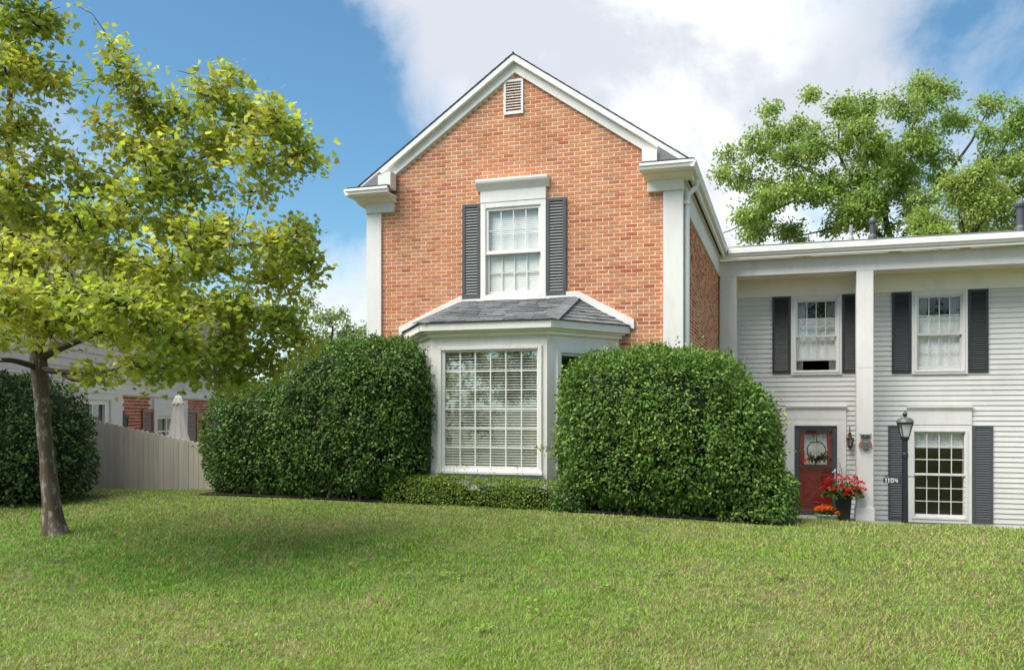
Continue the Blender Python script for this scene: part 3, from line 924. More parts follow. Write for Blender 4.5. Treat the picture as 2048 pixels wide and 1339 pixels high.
# white flashing boards against the brick
m = MB(); m.prism_y([(-5.12, 3.435), (-3.20, 3.435), (-3.165, 3.525), (-5.155, 3.525)], YF - .04, YF + .005); P(m.build('flashing_board', M_white, bevel=.004))
for pts in ([(-3.199, 3.435), (-3.162, 3.526), (-2.27, 3.045), (-2.27, 2.90), (-2.34, 2.93)], [(-5.121, 3.435), (-5.158, 3.526), (-6.27, 3.045), (-6.27, 2.90), (-6.20, 2.93)]):
    m = MB(); m.prism_y(pts, YF - .045, YF + .005); P(m.build('flashing_board', M_white, bevel=.004))

# ------------------------------------------------------------------ siding house (lower, to the right)
YW, YP = 21.5, 20.6
sh = thing('siding_house', 'lower white clapboard house with porch columns and dark shutters', 'house', (1.6, YW, -.8))
PS = lambda o: P(o, sh)
wins = [(.08, 1.20, 2.49, 4.36), (2.69, 3.83, 2.47, 4.36)]
door_o = (-.03, 1.30, -.80, 1.77)
win3 = (2.60, 3.915, -.88, 1.75)
opens = [(.20, 1.075, 2.60, 4.22), (2.81, 3.71, 2.585, 4.21), (.16, 1.10, -.80, 1.30), (2.74, 3.76, -.715, 1.155)]
m = MB()
exs = sorted({-1.53, 7.0} | {v for o_ in opens for v in o_[:2]})
for a, b in zip(exs[:-1], exs[1:]):
    z = -1.4
    for o_ in sorted([q for q in opens if q[0] - 1e-6 <= a and b <= q[1] + 1e-6], key=lambda q: q[2]):
        m.box(a, b, YW + .02, YW + .2, z, o_[2]); z = o_[3]
    m.box(a, b, YW + .02, YW + .2, z, 4.9)
swall = PS(m.build('porch_wall', M_siding))
EXP = .1137
z = -1.30; k = 0
while z < 4.34:
    segs = [(-1.52, 7.0)]
    for (a, b, c, d_) in opens:
        if z + EXP > c and z < d_:
            ns_ = []
            for s0, s1 in segs:
                if s1 <= a or s0 >= b: ns_.append((s0, s1))
                else:
                    if s0 < a: ns_.append((s0, a))
                    if s1 > b: ns_.append((b, s1))
            segs = ns_
    for s0, s1 in segs:
        b_ = MB(); dz = random.uniform(-.0015, .0015)
        b_.prism_x([(YW + .019, z + dz), (YW - .010, z + dz), (YW - .007, z + .012 + dz), (YW + .012, z + EXP + .002), (YW + .019, z + EXP + .002)], s0, s1)
        b_.build('siding_board', M_siding, swall)
    z += EXP; k += 1
swall.matrix_parent_inverse = Matrix.Translation(sh.location).inverted()
# porch ceiling, frieze, beam, columns
m = MB(); m.box(-1.5, 7.0, YW - .03, YW + .02, 4.352, 4.80); PS(m.build('wall_frieze', M_cream, bevel=.004))
m = MB(); m.box(-1.5, 7.0, YP + .36, YW - .031, 4.79, 4.82); PS(m.build('porch_ceiling', M_cream))
m = MB(); m.box(-1.5, 7.0, YP + .351, YP + .40, 4.72, 4.79); PS(m.build('ceiling_moulding', M_cream, bevel=.01))
m = MB(); m.box(-1.5, 7.0, YP, YP + .35, 4.745, 5.12); PS(m.build('porch_beam', M_white, bevel=.004))
m = MB(); m.box(-1.5, 7.0, 20.34, YP + .0, 5.125, 5.15); PS(m.build('porch_soffit', M_cream))
m = MB(); xv = -1.3
while xv < 7: m.box(xv, xv + .026, 20.41, 20.45, 5.119, 5.1245); xv += .05
tag(PS(m.build('soffit_vent', M_vent)), kind='stuff')
m = MB(); m.prism_x([(20.335, 5.10), (20.385, 5.10), (20.385, 5.12), (20.40, 5.34), (20.335, 5.34)], -1.5, 7.0); PS(m.build('fascia', M_cream, bevel=.003))
m = MB(); m.prism_x([(20.334, 5.165), (20.30, 5.165), (20.285, 5.20), (20.255, 5.225), (20.25, 5.345), (20.272, 5.35), (20.275, 5.25), (20.334, 5.20)], -1.29, 7.0); PS(m.build('gutter', M_gutter, bevel=.003))
m = MB(); m.prism_x([(20.27, 5.352), (20.27, 5.365), (25.5, 6.36), (25.5, 6.2)], -1.3, 7.0); PS(m.build('roof', M_roof))
for x0, x1, base_ in ((-1.495, -1.125, False), (1.458, 1.807, True)):
    m = MB(); m.box(x0, x1, YP + .002, YP + .34, -.80, 4.744); c_ = PS(m.build('column', M_white, bevel=.006))
    m = MB(); m.box(x0 - .022, x1 + .022, YP - .02, YP + .36, -.795, -.50); m.build('column_base', M_white, c_, bevel=.006)
    m = MB(); m.box(x0 + .002, x1 - .002, YP - .0006, YP + .001, 2.60, 2.603); m.build('joint', M_pipe2, c_)
# porch slab
m = MB(); m.box(-1.5, 1.93, 20.25, YW - .011, -.92, -.80); PS(m.build('porch_step', M_concrete, bevel=.01))

# upper porch windows
def porch_window(x0, x1, z0, z1, meet, raised, cas=.115):
    cm = MB(); ring(cm, x0, x1, z0, z1, cas, YW - .045, YW + .02, wb=.10, wt=.13)
    w_ = PS(cm.build('window', M_white, bevel=.006))
    cm = MB(); ring(cm, x0 + .05, x1 - .05, z0 + .05, z1 - .06, .05, YW - .062, YW - .0455); cm.build('casing', M_white, w_, bevel=.006)
    a, b, c, d_ = x0 + cas, x1 - cas, z0 + .10, z1 - .13
    sm = MB(); ring(sm, a, b, meet - .02, d_, .03, YW - .01, YW + .03); sm.build('sash', M_white, w_)
    grid_panes(w_, a + .03, b - .03, meet + .01, d_ - .03, 4, 2, YW + .01, .018)
    lz = c + raised
    sm = MB(); ring(sm, a, b, lz, lz + (meet - c) + .012, .035, YW + .034, YW + .07, wb=.05); sm.build('sash', M_ntrim, w_)
    hi = min(lz + (meet - c) - .02, lz + (meet - c) + .012 - .035)
    grid_panes(w_, a + .035, b - .035, lz + .05, hi, 4, 2 if raised < .1 else 1, YW + .05, .016, mm_=M_ntrim)
    m_ = MB(); m_.box(a - .01, b + .01, YW - .03, YW + .033, meet - .028, meet + .012); m_.build('meeting_rail', M_ntrim, w_, bevel=.003)
    return w_, (a, b, c, d_)


def pleat(mb, x0, x1, z0, z1, y, amp=.02, n=9, gather=0.0):
    k = n * 4 + 1; vs = []
    for j in range(7):
        t = j / 6; z = z0 + (z1 - z0) * t
        for i in range(k):
            s_ = i / (k - 1)
            xx = x0 + (x1 - x0) * s_
            if gather: xx = x0 + (xx - x0) * (1 - gather * (1 - t))
            vs.append((xx, y + amp * sin(2 * pi * n * s_ + .6 * t), z))
    mb.add(vs, [(j * k + i, j * k + i + 1, (j + 1) * k + i + 1, (j + 1) * k + i) for j in range(6) for i in range(k - 1)])


w1, (a, b, c, d_) = porch_window(*wins[0][:2], *wins[0][2:], 3.40, .235)
m = MB(); pleat(m, a, b, 2.86, 3.83, YW + .14, .006, 7); m.build('cafe_curtain', M_curtain, w1, smooth=True)
for (p0, p1) in ((a, a + .22), (b, b - .22)):
    m = MB(); pleat(m, p0, p1, c - .1, d_ + .05, YW + .20, .022, 5, .35); m.build('drape', M_drape, w1, smooth=True)
w2, (a, b, c, d_) = porch_window(*wins[1][:2], *wins[1][2:], 3.375, .03)
m = MB(); pleat(m, a, b, c - .05, 3.78, YW + .14, .006, 7); m.build('cafe_curtain', M_curtain, w2, smooth=True)
for (p0, p1) in ((a, a + .24), (b, b - .24)):
    m = MB(); pleat(m, p0, p1, c - .1, d_ + .05, YW + .20, .022, 5, .35); m.build('drape', M_drape, w2, smooth=True)
room(sh, -.6, 4.6, YW + .201, YW + 3.5, 2.2, 4.85)
shutter(-.345, .065, 2.53, 4.348, YW - .012, sh, M_shutter2, 33)
shutter(1.215, 1.62, 2.53, 4.348, YW - .012, sh, M_shutter2, 33)
shutter(2.272, 2.675, 2.50, 4.348, YW - .012, sh, M_shutter2, 33)
shutter(3.845, 4.245, 2.50, 4.348, YW - .012, sh, M_shutter2, 33)
# lower window
cm = MB(); ring(cm, 2.60, 3.915, -.88, 1.315, .125, YW - .05, YW + .02, wb=.15, wt=.14)
w3 = PS(cm.build('window', M_white, bevel=.006))
cm = MB(); ring(cm, 2.685, 3.83, -.80, 1.225, .05, YW - .066, YW - .0505); cm.build('casing', M_white, w3, bevel=.006)
sm = MB(); ring(sm, 2.725, 3.79, .20, 1.175, .03, YW - .01, YW + .03); sm.build('sash', M_white, w3)
sm = MB(); ring(sm, 2.725, 3.79, -.73, .225, .035, YW + .034, YW + .07); sm.build('sash', M_white, w3)
grid_panes(w3, 2.755, 3.76, .245, 1.145, 4, 3, YW + .01, .02, gm=M_glasslow)
grid_panes(w3, 2.76, 3.755, -.695, .19, 4, 3, YW + .05, .018, gm=M_glasslow)
m = MB(); m.box(2.715, 3.80, YW - .03, YW + .033, .185, .235); m.build('meeting_rail', M_white, w3, bevel=.003)
m = MB(); pleat(m, 2.74, 3.78, .80, 1.16, YW + .14, .012, 8); m.build('valance', M_lace, w3, smooth=True)
room(sh, 2.0, 5.0, YW + .201, YW + 4, -.8, 1.9)
m = MB(); m.box(2.60, 3.915, YW - .045, YW + .02, 1.33, 1.66); h3 = PS(m.build('window_head', M_white, bevel=.004))
m = MB(); m.prism_x([(YW, 1.64), (YW - .046, 1.64), (YW - .10, 1.72), (YW - .10, 1.755), (YW, 1.76)], 2.585, 3.93); m.build('crown', M_white, h3, bevel=.003)
shutter(2.195, 2.59, -.84, 1.318, YW - .012, sh, M_shutter, 38)
shutter(3.925, 4.335, -.84, 1.318, YW - .012, sh, M_shutter, 38)

# front door
m = MB(); m.box(-.03, .155, YW - .04, YW + .02, -.80, 1.44); m.box(1.102, 1.30, YW - .04, YW + .02, -.80, 1.44); m.box(.155, 1.102, YW - .0395, YW + .02, 1.297, 1.44)
ds_ = PS(m.build('door_surround', M_white, bevel=.004))
m = MB(); ring(m, .10, 1.155, -.80, 1.35, .052, YW - .058, YW - .0405, wb=.001); m.build('moulding', M_white, ds_, bevel=.005)
m = MB(); m.box(-.03, 1.30, YW - .045, YW + .02, 1.443, 1.69); hd = PS(m.build('door_head', M_white, bevel=.004))
m = MB(); m.prism_x([(YW, 1.66), (YW - .046, 1.66), (YW - .10, 1.735), (YW - .10, 1.77), (YW, 1.775)], -.04, 1.31); m.build('crown', M_white, hd, bevel=.003)
dr = MB(); DX0, DX1, DZ0, DZ1 = .262, .995, -.74, 1.225
# red slab, with a glazed upper half
gx0, gx1, gz0, gz1 = .365, .90, .38, 1.105
yd = YW + .085
dr.box(DX0, gx0, yd, yd + .045, DZ0, DZ1); dr.box(gx1, DX1, yd, yd + .045, DZ0, DZ1)
dr.box(gx0, gx1, yd + .0005, yd + .045, DZ0, gz0); dr.box(gx0, gx1, yd + .0005, yd + .045, gz1, DZ1)
door = PS(dr.build('red_door', M_red, bevel=.003))
grid_panes(door, gx0, gx1, gz0, gz1, 2, 2, yd + .02, .022, gm=M_glass)
m = MB(); pleat(m, gx0 + .01, gx1 - .01, gz0, gz1, yd + .09, .006, 8); m.build('door_curtain', M_curtain, door, smooth=True)
cxm, czm = (DX0 + DX1) / 2, -.20
hx, hz = .285, .33
for tri in ([(cxm - hx + .06, czm - hz), (cxm + hx - .06, czm - hz), (cxm, czm - .06)], [(cxm - hx + .06, czm + hz), (cxm, czm + .06), (cxm + hx - .06, czm + hz)],
            [(cxm - hx, czm - hz + .07), (cxm - .05, czm), (cxm - hx, czm + hz - .07)], [(cxm + hx, czm - hz + .07), (cxm + hx, czm + hz - .07), (cxm + .05, czm)]):
    cxx, czz = sum(p[0] for p in tri) / 3, sum(p[1] for p in tri) / 3
    mb = MB(); inn = [(cxx + (p - cxx) * .70, czz + (q - czz) * .70) for p, q in tri]
    mid_ = [(cxx + (p - cxx) * .82, czz + (q - czz) * .82) for p, q in tri]
    vs = [(p, yd, q) for p, q in tri] + [(p, yd - .016, q) for p, q in mid_] + [(p, yd - .006, q) for p, q in inn]
    mb.add(vs, [(i, (i + 1) % 3, 3 + (i + 1) % 3, 3 + i) for i in range(3)] + [(3 + i, 3 + (i + 1) % 3, 6 + (i + 1) % 3, 6 + i) for i in range(3)] + [(6, 7, 8)])
    mb.build('door_panel', M_red, door)
m = MB(); m.box(DX0 + .01, DX1 - .01, yd - .012, yd - .001, -.60, -.565); m.build('kick_moulding', M_red, door, bevel=.003)
st = MB(); ring(st, .158, 1.099, -.795, 1.294, .075, YW - .02, YW + .03, wb=.075)
ring(st, .2335, 1.0235, -.7195, 1.2185, .028, YW - .012, YW + .028)
storm = PS(st.build('storm_door', M_doorframe, bevel=.004))
m = MB(); m.box(.262, .9955, YW - .004, YW + .02, .335, .368); m.build('storm_rail', M_doorframe, storm)
m = MB(); m.box(.262, .9955, YW + .005, YW + .009, .368, 1.19); m.build('pane', M_glass, storm)
m = MB(); m.box(.262, .9955, YW + .005, YW + .009, -.69, .335); m.build('pane', M_glassdoor, storm)
m = MB(); m.box(1.045, 1.068, YW - .032, YW - .0205, .02, .22); m.tube([(1.057, YW - .034, .25), (1.057, YW - .075, .25), (.985, YW - .075, .215)], .011, 8); m.box(1.040, 1.073, YW - .036, YW - .0205, .23, .29)
m.build('handle', M_digit, storm)
room(sh, .0, 1.25, YW + .201, YW + 2.5, -.8, 1.5)

# roof vents
def vent(x, y, r, h_, cap, label_m=M_pipe):
    z0 = 5.365 + (y - 20.27) * .19 - .05
    pr = [(r * 1.7, 0), (r * 1.5, .10), (r, .16), (r, h_)]
    if cap: pr += [(r * 1.35, h_ + .01), (r * 1.4, h_ + .07), (r * .9, h_ + .13), (r * .2, h_ + .16)]
    m_ = MB(); m_.lathe(pr, 16, (x, y, z0)); PS(m_.build('roof_vent', label_m, smooth=False))
vent(1.40, 21.4, .040, .40, False, M_pipe2)
vent(1.86, 21.4, .064, .40, True)
vent(4.86, 21.4, .09, .56, True)

# ------------------------------------------------------------------ porch things
# wall lantern beside the door
wl = thing('wall_lantern', 'black carriage lantern on the clapboards between red door and column', 'lantern', (1.375, YW - .02, .98))
def child(mb, name, m, t, **k): return mb.build(name, m, t, **k)
m = MB(); m.tube([(0, .005, .30), (0, .0, .18), (0, -.02, .13), (0, -.10, .12), (0, -.12, .08)], .010, 8); m.box(-.03, .03, -.012, .008, .02, .16); child(m, 'bracket', M_bronze, wl)
m = MB(); m.lathe([(.012, .09), (.035, .07), (.05, .055), (.085, .045), (.09, .03), (.08, .02)], 6, (0, -.12, 0)); child(m, 'cap', M_bronze, wl)
m = MB()
for k in range(6):
    a0 = 2 * pi * k / 6
    m.tube([(.078 * cos(a0), -.12 + .078 * sin(a0), .02), (.045 * cos(a0), -.12 + .045 * sin(a0), -.15)], .008, 5)
m.lathe([(.05, -.145), (.052, -.16), (.03, -.19), (.012, -.215), (.018, -.23), (.006, -.25)], 6, (0, -.12, 0)); child(m, 'cage', M_bronze, wl)
m = MB(); m.lathe([(.066, .018), (.040, -.14)], 6, (0, -.12, 0)); child(m, 'glass', mat('amber_glass', (.30, .25, .19), .2, .2, 12), wl)

# owl ornament on the column
ow = thing('owl_ornament', 'metal owl ornament with copper wings hung on the porch column', 'ornament', (1.643, YP - .012, .78))
def ell(cx_, cz_, a_, b_, n_=20, t0=0, t1=2 * pi): return [(cx_ + a_ * cos(t0 + (t1 - t0) * i / n_), cz_ + b_ * sin(t0 + (t1 - t0) * i / n_)) for i in range(n_)]
m = MB(); m.prism_y([(-.125, .37), (-.06, .345), (0, .35), (.06, .345), (.125, .37), (.11, .31), (.105, .265), (.05, .235), (0, .225), (-.05, .235), (-.105, .265), (-.11, .31)], -.03, -.012); child(m, 'head', M_pewter, ow)
for s_ in (-1, 1):
    m = MB(); m.tube([(s_ * .048 + .036 * cos(t), -.038, .295 + .034 * sin(t)) for t in np.linspace(0, 2 * pi, 17)], .007, 6); m.prism_y(ell(s_ * .048, .295, .014, .014, 10), -.045, -.031); child(m, 'eye', M_bronze, ow)
    m = MB(); m.prism_y([(s_ * .045, .225), (s_ * .10, .20), (s_ * .135, .13), (s_ * .135, .07), (s_ * .115, .035), (s_ * .095, .08), (s_ * .075, .14)], -.028, -.008); child(m, 'wing', M_copper, ow)
    m = MB(); m.tube([(s_ * .02, -.03, .02), (s_ * .04, -.035, -.002), (s_ * .03, -.03, -.012)], .006, 5); child(m, 'foot', M_bronze, ow)
m = MB(); m.prism_y(ell(0, .115, .085, .105), -.022, -.010); child(m, 'body', M_pewter, ow)
m = MB(); m.prism_y([(-.013, .285), (.013, .285), (0, .245)], -.05, -.028); child(m, 'beak', M_bronze, ow)
m = MB()
for r_ in range(4):
    for q in range(-2, 3):
        if abs(q) + r_ < 5: m.tube([(q * .03 - .012, -.026, .16 - r_ * .035), (q * .03, -.030, .145 - r_ * .035), (q * .03 + .012, -.026, .16 - r_ * .035)], .004, 4)
child(m, 'feathers', M_bronze, ow)
m = MB(); m.tube([(-.11, -.02, -.025), (-.04, -.022, -.008), (.03, -.02, -.012), (.11, -.02, .012)], .008, 6); child(m, 'branch', M_bronze, ow)

# wreath on the door
wr = thing('wreath', 'twig ring wreath with orange flowers hanging on the red door', 'wreath', (.645, YW - .0, .72))
m = MB(); 
for off_ in (0, 1.1, 2.3):
    m.tube([((.205 + .010 * sin(5 * t + off_)) * cos(t), -.012 + .010 * cos(7 * t + off_), (.205 + .010 * sin(6 * t + off_)) * sin(t)) for t in np.linspace(0, 2 * pi, 41)], .0075, 5)
child(m, 'ring', M_bark2, wr)
m = MB(); m.tube([(0, -.012, .20), (0, -.014, .33), (0, -.006, .43), (0, .004, .47)], .009, 6); m.box(-.05, .05, -.012, .002, .36, .372); child(m, 'hanger', M_black, wr)
def posy(name, cs, base_c, n_, spread, size, parent, m_=M_petal, up=0.3):
    pos_ = np.concatenate([np.array(c_)[None] + rng.normal(size=(n_, 3)) * np.array(spread)[None] for c_ in cs])
    k = len(pos_); dd = rand_unit(k) + np.array([0, -.5, up])
    cc = np.array(base_c)[None] * (.65 + .7 * rng.random((k, 1)))
    return tag(scatter(name, RND[0], RND[1], pos_, dd, rand_unit(k) + np.array([0, -.8, .4]), size * (.7 + .6 * rng.random(k)), cc, m_, parent), kind='stuff')
posy('leaves', [(-.10, -.03, -.20), (.0, -.03, -.22), (.10, -.03, -.20), (.17, -.03, -.18)], (.06, .09, .03), 26, (.05, .012, .03), .06, wr)
posy('flowers', [(-.25, -.035, -.24), (-.21, -.035, -.22)], (.62, .17, .02), 16, (.03, .012, .025), .05, wr)
posy('flowers', [(-.14, -.035, -.12), (.13, -.035, -.14)], (.30, .11, .035), 9, (.02, .012, .03), .06, wr)
posy('berries', [(.0, -.04, -.23), (.12, -.04, -.22)], (.65, .65, .62), 10, (.05, .012, .03), .025, wr)

# tall black planter with red geraniums
tp = thing('tall_planter', 'tall black planter of red geraniums and grass spikes beside the door', 'planter', (1.18, 20.55, -.80))
def sqlathe(mb, prof): mb.lathe([(r_ * 1.414, z_) for r_, z_ in prof], 4, phase=pi / 4)
m = MB(); sqlathe(m, [(.125, 0), (.13, .01), (.175, .60), (.19, .605), (.19, .66), (.165, .66), (.16, .58)]); child(m, 'pot', M_pot, tp, bevel=.006)
m = MB(); m.lathe([(.20, .60), (.19, .63)], 12); child(m, 'soil', M_dark, tp)
n_ = 420; th_ = rng.random(n_) * 2 * pi; rr_ = .40 * np.sqrt(rng.random(n_))
pos_ = np.stack([rr_ * np.cos(th_), rr_ * .8 * np.sin(th_), .66 + .20 * (1 - (rr_ / .42) ** 2) * rng.random(n_) - .14 * (rr_ / .4) ** 3], -1)
scatter('foliage', RND[0], RND[1], pos_, np.stack([np.cos(th_), np.sin(th_), .3 * rng.normal(size=n_)], -1), np.stack([.6 * rng.normal(size=n_), -.5 + .6 * rng.normal(size=n_), np.ones(n_)], -1), .05 + .04 * rng.random(n_),
        np.array([.07, .15, .025])[None] * (.6 + .8 * rng.random((n_, 1))), M_leaf, tp)
heads = [(-.33, -.1, .80), (-.22, -.2, .70), (-.12, -.2, .90), (-.05, -.25, .76), (.07, -.15, .93), (.10, -.28, .68), (.17, -.2, .85), (.28, -.2, .74), (.36, -.1, .84), (.40, -.1, .70), (-.28, -.15, .90), (.24, 0, .94), (.02, -.28, .60), (.18, -.26, .58), (-.1, -.05, .98), (-.40, -.1, .72)]
for hdp in heads:
    k = 26; off_ = rand_unit(k) * .05; off_[:, 2] = np.abs(off_[:, 2]) * .8
    scatter('flower_head', RND[0], RND[1], np.array(hdp)[None] + off_, off_ + rng.normal(size=(k, 3)) * .02, off_ + np.array([0, -.03, .02]), .034 + .02 * rng.random(k),
            np.array([.70, .018, .016])[None] * (.55 + .7 * rng.random((k, 1))), M_petal, tp)
m = MB()
for k in range(13):
    a0 = rng.uniform(0, 2 * pi); l_ = rng.uniform(.45, .80); sp = rng.uniform(.08, .34)
    m.tube([(0, 0, .62), (.4 * sp * cos(a0), .4 * sp * sin(a0), .62 + l_ * .7), (sp * cos(a0), sp * sin(a0), .62 + l_ * 1.0), (1.5 * sp * cos(a0), 1.5 * sp * sin(a0), .62 + l_ * 1.08)], [.005, .004, .003, .001], 4)
child(m, 'grass_spikes', mat('spike_green', (.16, .17, .10), .7, .2), tp)

mp_ = thing('flower_pot', 'low pale green bowl of orange marigolds on the porch step before the door', 'flower pot', (.83, 20.48, -.80))
m = MB(); m.lathe([(.17, 0), (.25, .12), (.265, .13), (.265, .155), (.24, .155), (.23, .10)], 24); child(m, 'bowl', M_pot2, mp_, smooth=True)
n_ = 160; pos_ = np.stack([rng.normal(0, .13, n_), rng.normal(0, .12, n_), .15 + .08 * rng.random(n_)], -1)
scatter('foliage', LEAF2[0], LEAF2[1], pos_, rand_unit(n_) + np.array([0, 0, .3]), rand_unit(n_) + np.array([0, -.5, .8]), .07 + .03 * rng.random(n_), np.array([.06, .12, .02])[None] * (.6 + .8 * rng.random((n_, 1))), M_leaf, mp_)
for k in range(30):
    a0 = rng.uniform(0, 2 * pi); r_ = .30 * math.sqrt(rng.random()); q = 22
    hz_ = .20 + .13 * (1 - (r_ / .30) ** 2) * 1.0 - .02
    off_ = rand_unit(q) * .038; off_[:, 2] = np.abs(off_[:, 2]) * .7
    cc = np.array([.80, .13, .012]) if rng.random() < .6 else np.array([.82, .26, .03])
    scatter('flower_head', RND[0], RND[1], np.array([r_ * cos(a0), r_ * .8 * sin(a0), hz_])[None] + off_, off_ + rng.normal(size=(q, 3)) * .02, off_ + np.array([0, -.02, .02]), .034 + .016 * rng.random(q),
            cc[None] * (.7 + .5 * rng.random((q, 1))), M_petal, mp_)

# lamp post with house number
lp = thing('lamp_post', 'black iron lamp post with number plate 1104 on the lawn', 'lamp post', (2.20, 18.54, -.95))
HB = .95
m = MB(); m.lathe([(.075, 0), (.075, .25), (.062, .27), (.055, 1.66), (.062, 1.67), (.062, 1.75), (.055, 1.76), (.055, 1.99), (.05, 2.0)], 16); child(m, 'post', M_post, lp, smooth=False)
m = MB(); m.lathe([(.05, 2.0), (.075, 2.02), (.082, 2.06), (.082, 2.08)], 16); child(m, 'collar', M_post, lp)
zt = 1.53 + HB
m = MB(); m.lathe([(.07, 2.085), (.142, 2.325)], 4, phase=.2 + pi / 4); child(m, 'lamp_glass', M_frost, lp)
m = MB()
for k in range(4):
    a0 = .2 + pi / 4 + k * pi / 2
    m.tube([(.078 * cos(a0), .078 * sin(a0), 2.075), (.153 * cos(a0), .153 * sin(a0), 2.33)], .011, 6)
m.lathe([(.165, 2.325), (.17, 2.33), (.17, 2.352), (.15, 2.352)], 4, phase=.2 + pi / 4)
child(m, 'lamp_frame', M_post, lp)
m = MB(); m.lathe([(.172, 2.353), (.165, 2.37), (.155, 2.40), (.125, 2.435), (.08, 2.458), (.03, 2.468)], 20); child(m, 'lamp_cap', mat('cap_paint', (.10, .105, .11), .4, .1), lp, smooth=True)
m = MB(); m.lathe([(.03, 2.466), (.022, 2.478), (.042, 2.50), (.045, 2.52), (.03, 2.55), (.012, 2.565), (.015, 2.575), (.004, 2.595)], 14); child(m, 'finial', M_post, lp, smooth=True)
m = MB(); m.tube([(-.38, 0, 1.315), (-.36, 0, 1.297), (-.33, 0, 1.30), (.20, 0, 1.30), (.23, 0, 1.297), (.245, 0, 1.285)], .009, 8); child(m, 'cross_bar', M_post, lp)
sg = MB(); sg.prism_y([(-.385, 1.165), (-.395, 1.18), (-.395, 1.255), (-.385, 1.27), (-.065, 1.27), (-.055, 1.255), (-.055, 1.18), (-.065, 1.165)], -.012, .004); sg = child(sg, 'number_plate', mat('plate_paint', (.045, .055, .068), .45, .1), lp)
m = MB()
for xh in (-.33, -.13): m.box(xh - .006, xh + .006, -.006, -.002, 1.272, 1.30)
m.build('hanger', M_post, sg)
def digit(name, strokes, x):
    d_ = MB()
    for (x0, x1, z0, z1) in strokes: d_.box(x + x0, x + x1, -.0155, -.0125, 1.177 + z0, 1.177 + z1)
    d_.build(name, M_digit, sg)
one = [(.014, .030, 0, .082), (.002, .0139, .058, .074)]
digit('digit', one, -.365); digit('digit', one, -.315)
digit('digit', [(0, .015, 0, .082), (.040, .055, 0, .082), (.0151, .0399, 0, .014), (.0151, .0399, .068, .082)], -.262)
digit('digit', [(.036, .051, 0, .082), (0, .0149, .028, .082), (.0150, .0359, .022, .036), (.0511, .060, .022, .036)], -.188)


# ------------------------------------------------------------------ shrubs
def superell(n, c, rad, p=3.0, seed=1, rough=.10, zmin=None):
    """points and normals on a lumpy rounded-box surface"""
    u = rand_unit(int(n * 1.0))
    a = np.array(rad)[None]
    r = (np.sum(np.abs(u / a) ** p, 1)) ** (-1 / p)
    s_ = u * r[:, None]
    g = np.sign(s_) * np.abs(s_ / a) ** (p - 1) / a
    nn_ = unit(g)
    lump = 1 + rough * (fbm(s_ * 1.7 + seed * 7.3, seed, 4) - .5) * 2
    return s_ * lump[:, None] + np.array(c)[None], nn_


def inside(p, c, rad, pw, f=.93):
    return np.sum(np.abs((p - np.array(c)[None]) / (np.array(rad)[None] * f)) ** pw, 1) < 1


